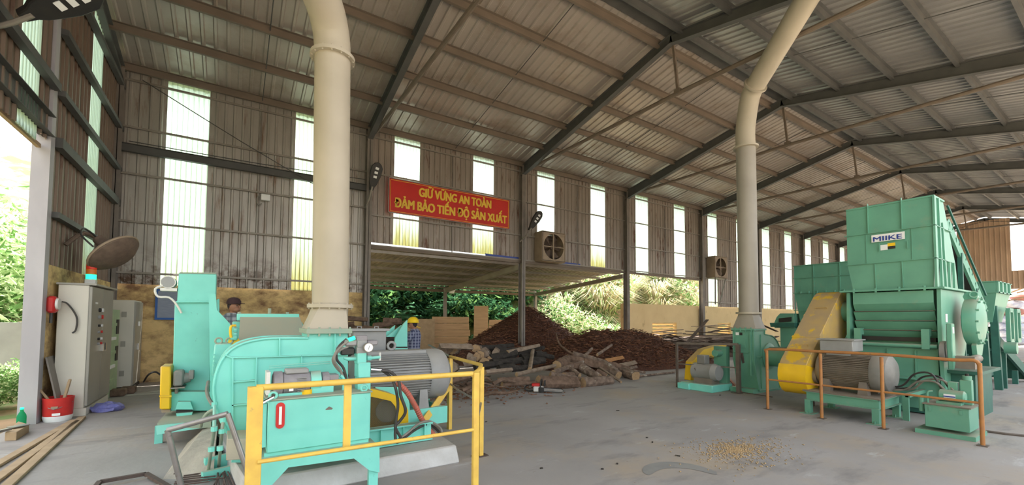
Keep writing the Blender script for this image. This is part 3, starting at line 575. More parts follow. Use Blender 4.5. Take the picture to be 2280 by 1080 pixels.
# ---- big grey motor on the plinth
def big_motor(name,label,c,ax,L,r,m1,m2,m3,feet,fins=28,boxat=None):
    c,ax=V(c),V(ax).normalized(); t=thing(name,label,'motor',(c.x,c.y,feet)); a=ax; up=V((0,0,1)); s=ax.cross(up)
    part('drive_end',B().lathe([(.1,-L*.5-.05),(r*.9,-L*.5),(r*.98,-L*.44),(r*.98,-L*.40)],c,ax,28),m2,t)
    part('core',B().cyl(c-a*L*.42,c+a*L*.28,r*.9,n=28),m1,t)
    fb=B()
    for k in range(fins*2):
        an=2*PI*k/(fins*2); d=up*math.sin(an)+s*math.cos(an)
        if abs(math.sin(an))<.93: fb.bar(c+d*r*.93-a*L*.40,c+d*r*.93+a*L*.26,.008,r*.16,up=d)
    part('cooling_fins',fb,m1,t)
    part('top_cover',B().bar(c+up*r*.93-a*L*.38,c+up*r*.93+a*L*.26,r*.8,r*.2),m1,t,bev=.01)
    part('fan_cowl',B().lathe([(r*1.0,L*.26),(r*1.04,L*.28),(r*1.04,L*.42),(r*.98,L*.47),(r*.72,L*.52)],c,ax,28),m3,t)
    part('shaft',B().cyl(c-a*L*.62,c-a*L*.5,r*.18,n=12),'steel_grey',t)
    e=B().torus(c+up*(r*1.06+.05)-a*L*.1,s,.05,.018,14,6); part('lifting_eye',e,m3,t)
    for sx in (-1,1):
        for k in (-.34,.18):
            q=c+s*sx*r*.75+a*L*k; part('foot',B().hexa([(q.x-.07,q.y-.07,feet),(q.x+.07,q.y-.07,feet),(q.x+.07,q.y+.07,feet),(q.x-.07,q.y+.07,feet)],[(q.x-.05,q.y-.05,c.z-r*.5),(q.x+.05,q.y-.05,c.z-r*.5),(q.x+.05,q.y+.05,c.z-r*.5),(q.x-.05,q.y+.05,c.z-r*.5)]),m2,t)
    return t
mc=V((1.95,5.75,.83)); bm=big_motor('electric_motor','large light grey finned electric motor on the left machine plinth',mc,(1,0,0),1.25,.335,'motor_grey','motor_grey','motor_grey',.42)
m=B(); m.box(1.2,2.5,5.4,5.48,.2,.42); m.box(1.2,2.5,6.02,6.1,.2,.42); 
for x in (1.3,1.9,2.45): m.box(x-.02,x+.02,5.49,6.01,.21,.41)
part('base_frame',m,T_,bm)
j=thing('terminal_box','grey terminal box with two lugs above the left motor','box',(1.65,6.0,1.12))
q0=PY(785,737,6.0); q1=PY(857,781,6.0)
part('case',B().box(q0.x,q1.x,5.95,6.25,q1.z,q0.z),'motor_grey',j,bev=.008); part('lid',B().box(q0.x-.03,q1.x+.03,5.9,6.3,q0.z,q0.z+.03),'motor_grey',j)
for x in (800,838): q=PY(x,737,5.96); part('lug',B().tube([q+V((-.025,0,0)),q+V((-.025,0,.06)),q+V((.025,0,.06)),q+V((.025,0,0))],.009,6,smooth=1),'motor_grey',j)
part('neck',B().box(q0.x+.1,q1.x-.05,6.0,6.2,mc.z+.3,q1.z),'motor_grey',j)
# yellow belt guard with mesh window
g_=thing('belt_guard','yellow belt guard with black mesh window behind the teal tank','guard',(1.6,5.0,.2))
gp=[(800,862),(838,868),(880,880),(900,893),(909,915),(910,962),(800,980)]; G=hull_px(gp,4.95); wn=hull_px([(806,880),(835,885),(870,893),(880,905),(883,920),(880,945),(806,955)],4.95)
m=B(); fr_=G+wn; o_=len(G); m.add(fr_,[(i,(i+1)%7,7+(i+1)%7,7+i) for i in range(7)]); part('face_frame',m,'yellow',g_,smooth=False)
part('shell',B().add([p for p in G]+[p+V((0,.28,0)) for p in G],[(i,i+7,(i+1)%7+7,(i+1)%7) for i in range(7)]+[tuple(range(7,14))]),'yellow',g_)
part('mesh_window',B().add([p+V((0,.004,0)) for p in wn],[tuple(range(7))[::-1]]),'mesh_guard',g_,smooth=False)
part('pulley',B().cyl(PY(862,915,5.05),PY(862,915,5.12),.13,n=20),'motor_grey',g_)
m=B().prism(hull_px([(835,862),(905,862),(912,900),(913,958),(909,958)],5.26),(0,.02,0)); part('back_plate',m,T_,g_)
# yellow guard seen left of the tank
g2=thing('belt_guard','yellow guard strip between the left rail post and the teal tank','guard',(.27,4.9,.2)); a=PY(574,885,4.75); b_=PY(602,1000,4.75)
part('cover',B().box(a.x,b_.x,4.72,4.9,b_.z,a.z),'yellow',g2,bev=.01); part('leg',B().box(a.x+.02,a.x+.08,4.76,4.86,.2,b_.z),T_,g2)
# ---- I-beam skid on the plinth
m=B(); m.ibeam((.9,4.75,.31),(1.99,4.75,.31),.12,.2,.014)
for x in (1.15,1.4,1.65,1.9): m.box(x-.006,x+.006,4.7,4.81,.22,.40)
tag(m.build('skid_beam',T_),'teal I-beam skid lying on the concrete plinth','beam')
# ---- hydraulic unit: tank + stand + pump
hy=thing('hydraulic_tank','teal hydraulic oil tank with a red-framed level gauge on a stand','tank',(.75,4.5,0))
TY=4.3; tx0,tx1=PY(597,893,TY).x,PY(826,873,TY).x; tz0,tz1=PY(597,1010,TY).z,PY(597,893,TY).z
part('tank_body',B().box(tx0,tx1,TY,TY+.5,tz0,tz1),T_,hy,bev=.008)
part('top_plate',B().box(tx0-.015,tx1+.012,TY-.012,TY+.52,tz1,tz1+.012),'teal_dusty',hy)
part('end_plate',B().box(tx0-.035,tx0-.005,TY+.03,TY+.47,tz0+.05,tz1-.03),T_,hy)
lp=[]; gx,gz0,gz1=PY(624,925,TY).x,PY(624,945,TY).z,PY(624,905,TY).z; w_=.035
for k in range(9): an=PI*k/8; lp.append((gx+math.cos(an)*w_,TY-.001,gz1-.035+.035+math.sin(an)*w_))
for k in range(9): an=PI+PI*k/8; lp.append((gx+math.cos(an)*w_,TY-.001,gz0+math.sin(an)*w_))
gs=part('level_gauge',B().prism(lp,(0,-.008,0)),'red',hy); part('sight_glass',B().box(gx-.011,gx+.011,TY-.013,TY-.008,gz0,gz1),'sign_white',gs)
q=PY(683,878,TY+.12); fc=part('filler_cap',B().cyl((q.x,TY+.15,tz1+.01),(q.x,TY+.15,tz1+.055),.05,n=18),'yellow',hy)
for x,nm in ((tx0+.04,'h'),(tx1-.06,'v')):
    m=B().torus((x,TY+.03,tz1+.04),(0,1,0),.028,.012,14,6); part('lifting_lug',m,T_,hy)
part('return_pipe',B().cyl((tx0+.03,TY-.02,tz1+.03),(tx0-.11,TY-.13,tz1-.02),.018,n=10),'chrome',hy)
pt=PY(733,915,TY); part('paint_chip',B().prism([PY(x,y,TY) for x,y in ((725,911),(733,905),(741,909),(739,912),(725,913))],(0,-.0015,0)),'motor_brown',hy)
# stand: front apron with gussets and legs
SY=4.12; ap=hull_px([(576,1038),(845,998),(846,1100),(823,1100),(823,1052),(790,1020),(640,1040),(607,1100),(576,1100)],SY)
for p in ap: p.z=max(p.z,0)
q=[PY(576,1033,SY),PY(845,994,SY),PY(845,1052,SY),PY(823,1048,SY),PY(788,1021,SY),PY(642,1041,SY),PY(600,1086,SY),PY(576,1090,SY)]
part('stand_apron',B().prism(q,(0,.03,0)),T_,hy); xL,xR=q[0].x,q[1].x
for x in (xL,xR-.085):
    part('stand_leg',B().box(x,x+.085,SY+.032,SY+.08,0,.3),T_,hy); part('stand_leg',B().box(x,x+.07,SY+.68,SY+.73,0,.38),T_,hy)
part('stand_top',B().box(xL,xR,SY+.03,SY+.72,.375,.395),T_,hy)
part('inner_frame',B().box(xL+.05,xR-.05,SY+.2,SY+.24,tz0-.07,tz0-.0).box(xL+.05,xR-.05,SY+.6,SY+.64,tz0-.07,tz0),T_,hy)
# pump motor
pm=thing('pump_motor','small grey electric motor lying on top of the teal tank','motor',(.55,4.55,tz1)); mz=tz1+.115; my=4.52
mx0,mx1=PY(606,840,my).x,PY(690,840,my).x
part('fan_cowl',B().lathe([(.08,0),(.115,.012),(.115,.08)],(mx0,my,mz),(1,0,0),22),'pump_grey',pm)
part('body',B().lathe([(.095,.08),(.105,.09),(.105,mx1-mx0-.03),(.09,mx1-mx0)],(mx0,my,mz),(1,0,0),22),'pump_grey',pm)
m=B()
for k in range(9): m.box(mx0+.2,mx1-.04,my-.112,my-.09,mz-.07+k*.015,mz-.065+k*.015)
part('cooling_fins',m,'motor_grey',pm); part('terminal_box',B().box(mx0+.1,mx1-.02,my-.08,my+.06,mz+.09,mz+.135),'motor_grey',pm,bev=.01)
part('name_plate',B().box(mx0+.13,mx0+.165,my-.118,my-.105,mz-.06,mz-.02),'sign_white',pm); part('base_feet',B().box(mx0+.05,mx1-.02,my-.1,my+.1,tz1+.012,tz1+.035),T_,pm)
part('coupling_housing',B().cyl((mx1,my,mz),(mx1+.09,my,mz),.1,n=18),T_,pm); part('pump_head',B().cyl((mx1+.1,my,mz),(mx1+.17,my,mz),.085,n=14).box(mx1+.11,mx1+.25,my-.07,my+.07,mz-.05,mz+.06),'pump_grey',pm,bev=.006)
part('pump_foot',B().box(mx1+.0,mx1+.2,my-.08,my+.08,tz1+.012,mz-.03),T_,pm)
part('cooler_rod_frame',B().tube([(mx0-.02,my+.12,mz+.13),(mx1+.2,my+.12,mz+.15)],.008,6).tube([(mx0-.02,my+.12,mz+.15),(mx1+.2,my+.12,mz+.17)],.006,6),T_,pm)
part('white_side_panel',B().box(mx0-.05,mx0-.02,my-.09,my+.1,tz1+.03,mz+.12),'white_paint',pm)
# valve stack
vs=thing('valve_stack','teal hydraulic manifold with grey valves and a round pressure gauge','valve',(1.15,4.5,tz1)); vy=4.5
def pb(x0,y0,x1,y1,Y,d): a=PY(x0,y0,Y); b=PY(x1,y1,Y); return B().box(a.x,b.x,Y,Y+d,b.z,a.z)
part('pedestal',pb(797,840,825,877,vy-.05,.12),T_,vs,bev=.004); part('manifold',pb(798,808,825,840,vy-.08,.16),T_,vs,bev=.006); part('upper_block',pb(796,786,816,810,vy-.07,.13),T_,vs,bev=.005)
part('spacer_plate',pb(795,774,816,787,vy-.07,.13),'motor_grey',vs,bev=.004); part('valve_body',pb(796,758,817,774,vy-.06,.12),'motor_grey',vs,bev=.004)
part('solenoid',pb(769,757,796,770,vy-.05,.1),'pump_grey',vs,bev=.012); part('solenoid',pb(817,758,842,769,vy-.05,.1),'pump_grey',vs,bev=.012); part('pilot_coil',pb(760,775,790,790,vy-.04,.09),'black',vs,bev=.01)
part('terminal_head',pb(793,747,819,759,vy-.05,.1),'pump_grey',vs,bev=.008)
gc=PY(821,774,vy-.12); gg=part('pressure_gauge',B().cyl(gc,gc+V((0,.04,0)),.047,n=22),'steel_plain',vs); part('dial',B().cyl(gc+V((0,-.003,0)),gc,.041,n=22),'sign_white',gg); part('needle',B().bar(gc+V((-.005,-.005,-.02)),gc+V((.008,-.005,.02)),.004,.002),'black',gg)
part('left_fitting',B().tube([PY(797,798,vy),PY(775,799,vy),PY(765,797,vy)],[.022,.022,.012],10,smooth=1),T_,vs); part('right_fitting',B().cyl(PY(817,797,vy),PY(826,797,vy),.028,n=10).cyl(PY(826,797,vy),PY(846,795,vy),.018,n=10),T_,vs)
part('t_handle',B().cyl(PY(846,785,vy),PY(846,803,vy),.011,n=8),'white_paint',vs); part('hose_coupling',B().cyl(PY(825,823,vy),PY(852,825,vy),.022,n=10),'chrome',vs)
part('return_elbow',B().tube([PY(765,872,vy),PY(765,845,vy),PY(758,836,vy)],.018,10).cyl(PY(765,873,vy)-V((0,0,.012)),PY(765,873,vy),.06,n=18),T_,vs)
def hose(pts,r,m,label,nm='hose',group=None): return tag(B().tube(pts,r,8,smooth=5).build(nm,m),label,'hose',group)
hose([PY(792,752,4.45),PY(770,763,4.45),PY(748,785,4.45),PY(745,805,4.45),PY(758,825,4.5),PY(768,850,4.5)],.013,'hose_grey','grey hose looping from the topmost valve down to the pump')
hose([PY(775,772,4.48),PY(757,780,4.46),PY(741,800,4.48),PY(752,822,4.5),PY(770,835,4.55)],.012,'hose_grey','second grey hose curving close behind the valve stack')
hose([PY(772,755,4.5),PY(752,775,4.52),PY(750,800,4.5),PY(765,820,4.5),PY(773,853,4.5)],.013,'rubber','dark hose on the pump side of the pressure gauge stack')
tag(B().cyl(PY(790,752,4.44),PY(776,757,4.44),.02,n=10).build('hose_sleeve','glow_green'),'short green sleeve on the hose at the valve top','sleeve')  # sleeve uses the glowing green of the stack light, though no lamp
hose([PY(851,825,4.48),PY(868,838,4.48),PY(880,862,4.4),PY(886,900,4.4),PY(882,935,4.4),PY(880,970,4.4),PY(884,985,4.4),PY(900,975,4.45),PY(928,955,4.6),PY(955,945,4.8),PY(976,960,4.85),PY(982,972,4.8)],.015,'rubber','black hose dropping from the manifold and looping over the skid')
hose([PY(851,825,4.46),PY(872,830,4.46),PY(888,850,4.4),PY(892,880,4.36),PY(903,915,4.36),PY(890,938,4.4),PY(880,950,4.4),PY(893,975,4.4)],.016,'rubber','black hose bowing in front of the yellow mesh guard')
hose([PY(886,980,4.42),PY(910,962,4.5),PY(930,945,4.6),PY(955,938,4.7),PY(978,950,4.8),PY(984,962,4.8)],.013,'hose_grey','pale grey hose arching beside the end of the skid beam')
hr=B(); pts=[PY(884,852,4.7),PY(905,872,4.72),PY(925,905,4.75),PY(940,935,4.8),PY(962,965,4.85),PY(974,975,4.9)]
hr.tube(pts,.028,12,smooth=14); n_=12; rings=len(hr.v)//n_
for i in range(rings):
    if i%2: 
        cc=sum((V(hr.v[i*n_+k]) for k in range(n_)),V())/n_
        for k in range(n_): hr.v[i*n_+k]=tuple(cc+(V(hr.v[i*n_+k])-cc)*1.18)
tag(hr.build('corrugated_hose','hose_red'),'red corrugated hose running down past the yellow guard','hose')
# ---- yellow railing round the tank
rl=thing('safety_railing','yellow tube railing around the teal tank in the left foreground','railing',(1.2,3.9,0))
YR=3.66; pA=V((.17,YR,0)); pB=V((1.99,YR,0)); pC=V((2.49,4.45,0)); pD=V((2.71,5.78,0)); h=1.09; up=lambda p,z:V((p.x,p.y,z))
part('post',B().box(.115,.215,YR-.03,YR+.03,0,h+.01),'rail_yellow',rl,bev=.004)
part('post',B().box(.72+.07,.72+.125,YR+.02,YR+.05,.55,h-.01),'rail_yellow',rl)
part('post',B().box(pB.x-.03,pB.x+.03,YR-.02,YR+.02,0,h),'rail_yellow',rl,bev=.003)
part('post',B().bar(pC,up(pC,h-.05),.05,.05,up=(1,0,0)),'rail_yellow',rl); part('post',B().bar(pD,up(pD,h-.06),.07,.05),'rail_yellow',rl)
part('foot_plate',B().box(pC.x-.1,pC.x+.08,pC.y-.05,pC.y+.05,0,.012),'rebar',rl)
part('top_rail',B().tube([V((.17,YR,h)),V((1.95,YR,h-.01))],.024,12,smooth=1),'rail_yellow',rl)
part('top_rail',B().tube([V((1.95,YR,h-.02)),V((2.1,3.8,h-.0)),up(pC,h-.03),up(pD,h-.04)],.022,10,smooth=1),'rail_yellow',rl)
part('top_rail',B().tube([up(pD,h-.04),PD(955,768,8.5)],.017,8,smooth=1),'steel_grey',rl)
part('mid_rail',B().tube([V((.19,YR-.03,.56)),V((1.95,YR-.03,.555))],.016,10,smooth=1),'rail_yellow',rl)
part('mid_rail',B().tube([V((2.0,YR,.6)),up(pC,.62),V((2.55,4.9,.63)),V((2.68,5.5,.62)),up(pD,.66)],.013,8,smooth=1),'steel_grey',rl)
part('diagonal_brace',B().bar(up(pD,.64),V((2.0,5.2,.2)),.09,.02,up=(0,-1,0)),'rail_yellow',rl)
# cover plate + pipes + lower beams left of the stand
tag(B().prism(hull_px([(505,978),(554,976),(557,1022),(503,1026)],4.55),(0,.35,0)).build('cover_box','cover_plate',bev=.006),'dusty beige steel cover box in front of the blower foot','box')
lb=thing('lower_frame','teal channel frame low on the floor left of the yellow post','frame',(-.05,4.3,0))
part('front_channel',B().bar(PZ(450,1062,.05),PZ(560,1035,.05),.05,.09),T_,lb); part('rear_channel',B().bar(PZ(455,1036,.1),PZ(560,1012,.1),.05,.14),T_,lb); part('gusset',B().prism([PZ(540,1020,.12),PZ(545,1045,.02),PZ(551,1045,.02),PZ(549,1020,.12)],(.02,0,0)),T_,lb)
pp=thing('drain_pipe','teal drain pipe standing nearer the tower among two pipes','pipe',PZ(462,1056,0))
def dpipe(par,pts,mats,cup):
    for i in range(len(pts)-1): part('pipe_run',B().tube([pts[i],pts[i+1]],.015,10,smooth=1),mats[i],par)
    for q in cup: part('union',B().cyl(V(q)-V((0,0,.02)),V(q)+V((0,0,.02)),.026,n=8),T_,par)
A1=[PZ(463,1053,.03),PY(477,955,4.75),PY(478,900,5.0)]; dpipe(pp,A1,['teal_dusty',T_],[PY(471,1000,4.62),A1[0]+V((0,0,.02)),A1[1],A1[2]])
pp=thing('drain_pipe','greenish drain pipe standing nearer the cover box among two pipes','pipe',PZ(487,1040,0))
A1=[PZ(487,1040,.05),PY(494,960,4.75),PY(497,935,4.8)]; dpipe(pp,A1,['teal_dusty','teal_dusty'],[PY(490,998,4.6),A1[1],A1[2]])
hose([PY(464,850,6.5),PY(461,868,6.3),PY(464,885,6.0),PY(474,902,5.6)],.02,'hose_grey','grey conduit curling between the tower and the blower')
hose([PY(481,910,5.6),PY(462,920,5.7),PY(450,938,5.8),PY(447,950,6.0)],.018,'teal_dusty','teal conduit bending down behind the leaning pipe frame')
# ---- bucket elevator tower
tw=thing('bucket_elevator','tall narrow teal elevator tower on a dusty platform at left','machine',(-.42,7.6,.0))
YT=7.45; fp=[(398,656),(469,656),(466,890),(384,895)]
part('lower_casing',B().prism(hull_px([(389,672),(472,672),(466,896),(383,896)],YT),(0,.3,0)),T_,tw,bev=.008)
part('head_casing',B().prism(hull_px([(398,608),(482,610),(480,671),(394,672)],YT-.03),(0,.36,0)),T_,tw,bev=.008)
m=B()
for i in range(4): q=PY(398+i*22,672,YT-.04); m.cyl(q,q+V((0,-.02,0)),.012,n=6)
m.bar(PY(392,672,YT-.045),PY(480,672,YT-.045),.02,.02); part('flange',m,T_,tw)
part('dust_lid',B().prism(hull_px([(400,606),(481,607),(481,610),(398,609)],YT-.04),(0,.38,0)),'teal_dusty',tw)
part('side_channel',B().prism(hull_px([(472,672),(488,665),(488,900),(467,900)],YT+.08),(0,.2,0)),T_,tw)
part('boot',B().prism(hull_px([(376,872),(470,872),(476,915),(380,915)],YT-.15),(0,.5,0)),T_,tw,bev=.006)
part('spout',B().prism(hull_px([(396,895),(424,895),(430,912),(390,912)],YT-.25),(0,.1,0)),T_,tw); part('spout_shadow_gap',B().prism(hull_px([(392,913),(428,913),(428,921),(392,923)],YT-.22),(0,.12,0)),'black',tw)
part('drip_tray',B().prism(hull_px([(392,921),(429,918),(426,927),(394,930)],YT-.27),(0,.1,0)),T_,tw)
pl=thing('platform','low dusty teal platform carrying the elevator tower','platform',(-.4,7.5,0))
part('deck',B().hexa([PZ(350,960,.22),PZ(470,952,.22),PZ(500,908,.22),PZ(385,905,.22)],[PZ(350,943,.3),PZ(470,940,.3),PZ(492,900,.3),PZ(385,900,.3)]),'teal_dusty',pl)
part('apron',B().prism([PZ(347,948,.3),PZ(472,935,.3),PZ(474,950,.22),PZ(349,968,.2)],(0,.02,0)),T_,pl)
for x,y in ((350,988),(470,975)): q=PZ(x,y,0); part('leg',B().box(q.x-.03,q.x+.05,q.y,q.y+.06,0,.22),T_,pl)
yg=thing('chain_guard','narrow yellow chain guard at the foot of the elevator tower','guard',PY(367,912,YT-.2)); part('cover',B().prism(hull_px([(357,815),(381,815),(380,912),(355,912)],YT-.25),(0,.35,0)),'yellow',yg,bev=.015); part('seam_band',B().bar(PY(355,882,YT-.26),PY(382,882,YT-.26),.02,.02),'yellow',yg); part('base',B().prism(hull_px([(358,912),(380,912),(378,918),(360,919)],YT-.2),(0,.2,0)),'fan_frame',yg)
gm=thing('gear_motor','small grey gear motor bracketed to the elevator tower','motor',PY(400,868,YT-.2)); q=PY(398,842,YT-.15)
part('gearbox',pb(386,826,408,860,YT-.25,.2),'motor_cast',gm,bev=.02); part('motor_body',B().cyl(PY(408,842,YT-.15),PY(424,840,YT-.15),.08,.06,n=16),'motor_cast',gm); part('end_box',pb(420,826,431,845,YT-.22,.14),'motor_cast',gm,bev=.008); part('bracket',B().box(PY(384,860,YT).x,PY(415,860,YT).x,YT-.25,YT,PY(390,862,YT-.2).z-.015,PY(390,862,YT-.2).z),'steel_plain',gm); part('stem',B().cyl(PY(393,862,YT-.2),PY(393,876,YT-.2),.02,n=8),'motor_brown',gm)
wm=thing('small_motor','small white motor on a bracket at the top of the elevator tower','motor',PY(374,655,YT)); q=PY(374,628,YT-.05)
part('body',B().cyl(q,q+V((0,.2,0)),.085,n=20),'white_paint',wm); part('fan_grille',B().lathe([(.06,-.01),(.075,0),(.03,.005)],q,(0,-1,0),18),'motor_grey',wm); part('feet',B().box(q.x-.08,q.x+.1,YT-.05,YT+.12,q.z-.12,q.z-.08),'white_paint',wm)
part('conduit',B().tube([q+V((-.05,0,-.05)),q+V((-.13,0,-.1)),q+V((-.1,0,-.2)),q+V((.02,0,-.21)),q+V((.1,0,-.3)),q+V((.16,0,-.42))],.014,8),'white_paint',wm); part('arm',B().bar(q+V((.05,.05,.1)),PY(398,612,YT),.03,.03),'steel_plain',wm)
# poster behind
ps=thing('notice_board','blue-framed notice board on the stained yellow wall','board',PY(370,712,WY)); a=PY(347,643,WY); b_=PY(398,712,WY)
part('frame',B().box(a.x,b_.x,WY-.02,WY+.02,b_.z,a.z),'poster_blue',ps); part('sheet',B().box(a.x+.05,b_.x-.03,WY-.028,WY-.02,b_.z+.05,a.z-.05),'poster_text',ps)
# ---- electrical cabinets
cb_=thing('electrical_cabinet','tall pale grey cabinet with switches, nearest to the camera','cabinet',(-2.1,10.4,0))
cxa,cxb,ya,yb,hz=-2.32,-1.93,9.68,11.2,2.12
part('plinth',B().box(cxa,cxb,ya,yb,0,.12),'cabinet',cb_); part('carcass',B().box(cxa,cxb-.03,ya,yb,.12,hz),'cabinet',cb_,bev=.008); part('roof_tray',B().box(cxa-.02,cxb+.06,ya-.02,yb+.03,hz,hz+.03),'cabinet_door',cb_)
for a,b_ in ((ya+.01,ya+.75),(ya+.77,yb-.01)):
    dr_=part('door',B().box(cxb-.03,cxb+.01,a,b_,.15,hz-.02),'cabinet_door',cb_,bev=.006); part('handle',B().box(cxb+.01,cxb+.06,b_-.1 if a<ya+.1 else a+.05,b_-.06 if a<ya+.1 else a+.09,1.0,1.14),'chrome',dr_)
k=0
for z in (1.72,1.6,1.45,1.34,1.22,1.14):
    for y in (10.15,10.32): k+=1; part('push_button' if z<1.6 else 'meter',B().cyl((cxb+.01,y,z),(cxb+.04,y,z),.022 if z<1.6 else .035,n=10),('red','black','sign_white','motor_grey')[(k)%4],cb_)
part('door_label',B().box(cxb+.01,cxb+.014,9.9,10.05,1.82,1.85),'sign_white',cb_)
st=thing('signal_tower','stack light glowing green on top of the nearest cabinet','light',(-2.05,10.2,hz+.03)); q=V((-2.05,10.2,hz+.03))
part('socket',B().box(q.x-.07,q.x+.07,q.y-.07,q.y+.07,q.z,q.z+.1),'white_paint',st,bev=.01)
for i,mn in enumerate(('glow_green','lamp_amber','lamp_red')): part(('green_lens','amber_lens','red_lens')[i],B().cyl(q+V((0,0,.1+.09*i)),q+V((0,0,.185+.09*i)),.07,n=16),mn,st)
gb=thing('wiring_panel','open green wiring panel standing between the two grey cabinets','panel',(-2.1,11.7,0)); part('frame',B().box(-2.3,-1.98,11.3,12.2,0,1.75),'panel_green',gb)
for z in (.7,1.25): part('window',B().box(-1.98,-1.965,11.9,12.1,z,z+.3),'black',gb)
for i in range(5): part('terminal_strip',B().box(-1.98,-1.95,11.4,11.8,.3+i*.28,.36+i*.28),'sign_white' if i%2 else 'panel_green',gb)
c3=thing('electrical_cabinet','shorter grey green cabinet at the back, beside the stained wall','cabinet',(-1.95,13.1,0))
part('carcass',B().box(-2.2,-1.82,12.65,13.6,.06,1.98),'cabinet',c3,bev=.008); part('plinth',B().box(-2.2,-1.8,12.64,13.6,0,.06),'black',c3); dr_=part('door',B().box(-1.82,-1.79,12.67,13.58,.1,1.95),'cabinet_door',c3); part('handle',B().box(-1.79,-1.75,13.0,13.05,.85,1.0),'chrome',dr_); part('meter',B().box(-1.79,-1.775,13.05,13.2,1.4,1.5),'sign_white',c3)
for z in (.3,.95,1.6): part('louvre',B().box(-2.02,-1.94,12.635,12.65,z,z+.12),'cabinet_door',c3)
# hose box, fan, bucket, tools
hb=thing('alarm_box','red and white alarm box on the yellow wall beside the cabinet','box',(X0+.1,9.5,1.65)); part('case',B().box(X0,X0+.1,9.42,9.62,1.66,1.92),'red',hb,bev=.03); part('front_cover',B().cyl((X0+.1,9.5,1.8),(X0+.13,9.5,1.8),.09,n=16),'white_paint',hb); part('cable_gland',B().cyl((X0+.05,9.48,1.66),(X0+.05,9.48,1.5),.02,n=8),'rubber',hb)
hose([(X0+.13,9.6,1.84),(X0+.2,9.62,1.8),(X0+.3,9.64,1.6),(X0+.3,9.64,1.4),(X0+.26,9.64,1.34)],.012,'rubber','black cable curving from the red box across the cabinet side')
fn=thing('wall_fan','large dusty round wall fan above the cabinets','fan',(X0+.3,11.5,2.6)); c=(PX(257,566,-1.75)); ax=V((.66,-.27,-.7)).normalized()
rd=.40; part('guard_front',B().lathe([(rd,-.04),(rd*1.0,.0),(rd*.7,.09),(.1,.12)],c,ax,28),'fan_dusty',fn); part('guard_back',B().lathe([(rd,-.04),(rd*.75,-.13),(.12,-.16)],c,ax,28),'fan_dusty',fn); part('rim',B().torus(c-ax*.04,ax,rd,.022,28,6),'fan_frame',fn)
part('motor',B().cyl(c-ax*.14,c-ax*.38,.11,.09,n=16),'fan_dusty',fn); part('wall_arm',B().tube([c-ax*.3,c-ax*.35+V((-.2,0,.1)),V((X0,c.y,c.z+.1))],.035,8),'fan_dusty',fn)
part('cable',B().tube([c-ax*.36,c-ax*.4+V((-.1,-.3,.1)),c-ax*.3+V((-.15,-.55,.02)),c-ax*.2+V((-.05,-.6,-.1))],.015,6),'rubber',fn)
bq=PZ(128,936,0); bk=thing('bucket','red paint bucket holding tool handles beside the lavender post','bucket',bq)
part('shell',B().lathe([(.15,0),(.165,.05),(.172,.3),(.18,.36),(.165,.36),(.15,.06)],bq,(0,0,1),22),'red',bk)
part('white_band',B().lathe([(.1515,.0),(.167,.055),(.1675,.085),(.15,.08)],bq,(0,0,1),22),'sign_white',bk)
def label_plate(x,y,w,h): 
    q=PZ(x,y,0); return None
part('label_patch',B().prism([bq+V((.055+a*.05,-.168 - 0*a,z)) for a,z in ((-1.6,.1),(.2,.1),(.2,.135),(-1.6,.135))],(0,-.006,0)),'sign_white',bk); part('label_patch',B().prism([bq+V((a,-.171,z)) for a,z in ((-.03,.2),(.03,.2),(.04,.24),(-.04,.24))],(0,-.006,0)),'fan_frame',bk)
part('handle_wire',B().tube([bq+V((-.17,-.03,.28)),bq+V((0,-.2,.2)),bq+V((.17,-.03,.28))],.005,6),'steel_grey',bk)
tag(B().bar(bq+V((.02,.02,.1)),bq+V((-.27,-.05,.62)),.045,.03).bar(bq+V((-.22,-.04,.53)),bq+V((-.3,-.055,.67)),.06,.05).build('hammer_handle','timber',bev=.006),'wooden handle with dark tip leaning left out of the red bucket','tool')
tag(B().bar(bq+V((.02,.0,.1)),bq+V((.11,.03,.62)),.045,.035).build('tool_handle','timber',bev=.008),'short plain wooden handle leaning right out of the red bucket','tool')
tag(B().bar((X0+.22,9.62,0),(X0+.03,9.6,.98),.02,.34,up=(0,1,0)).build('wooden_board','column'),'dark board leaning against the wall behind the red bucket','board')
bt=PY(48,930,9.1); bt.z=0; b2=thing('plastic_bottle','green plastic bottle at the foot of the lavender post','bottle',bt); part('bottle_body',B().lathe([(.045,0),(.05,.02),(.05,.15),(.045,.18),(.018,.235),(.018,.26)],bt,(0,0,1),16),'bottle_plastic',b2); part('cap',B().cyl(bt+V((0,0,.26)),bt+V((0,0,.285)),.02,n=10),'glow_green',b2)  # cap glows by its material, it is no light source
q=PZ(35,980,0); bb=B().hexa([PZ(10,982),PZ(36,981),PZ(64,963),PZ(40,955)],[v+V((0,0,.11)) for v in (PZ(10,982),PZ(36,981),PZ(64,963),PZ(40,955))]); tag(bb.build('timber_block','timber',bev=.005),'short squared timber block on the floor at the left edge','block')
tag(B().bar(PZ(-20,965,.14),PZ(22,955,.14),.05,.03).bar(PZ(22,952,.13),PZ(60,945,.13),.12,.01).build('trowel','steel_grey'),'steel trowel with wooden handle lying on the timber block','tool')
for i,(a,b_) in enumerate((((-60,1065),(165,936)),((-60,1105),(170,938)),((-60,1150),(183,929)))):
    A_,B2=PZ(*a,.02),PZ(*b_,.02); tag(B().bar(A_,B2,.09,.03).build('floor_plank','timber',bev=.004),'long thin plank on the floor, %s of the three at left'%('outermost','middle','innermost')[i],'plank')
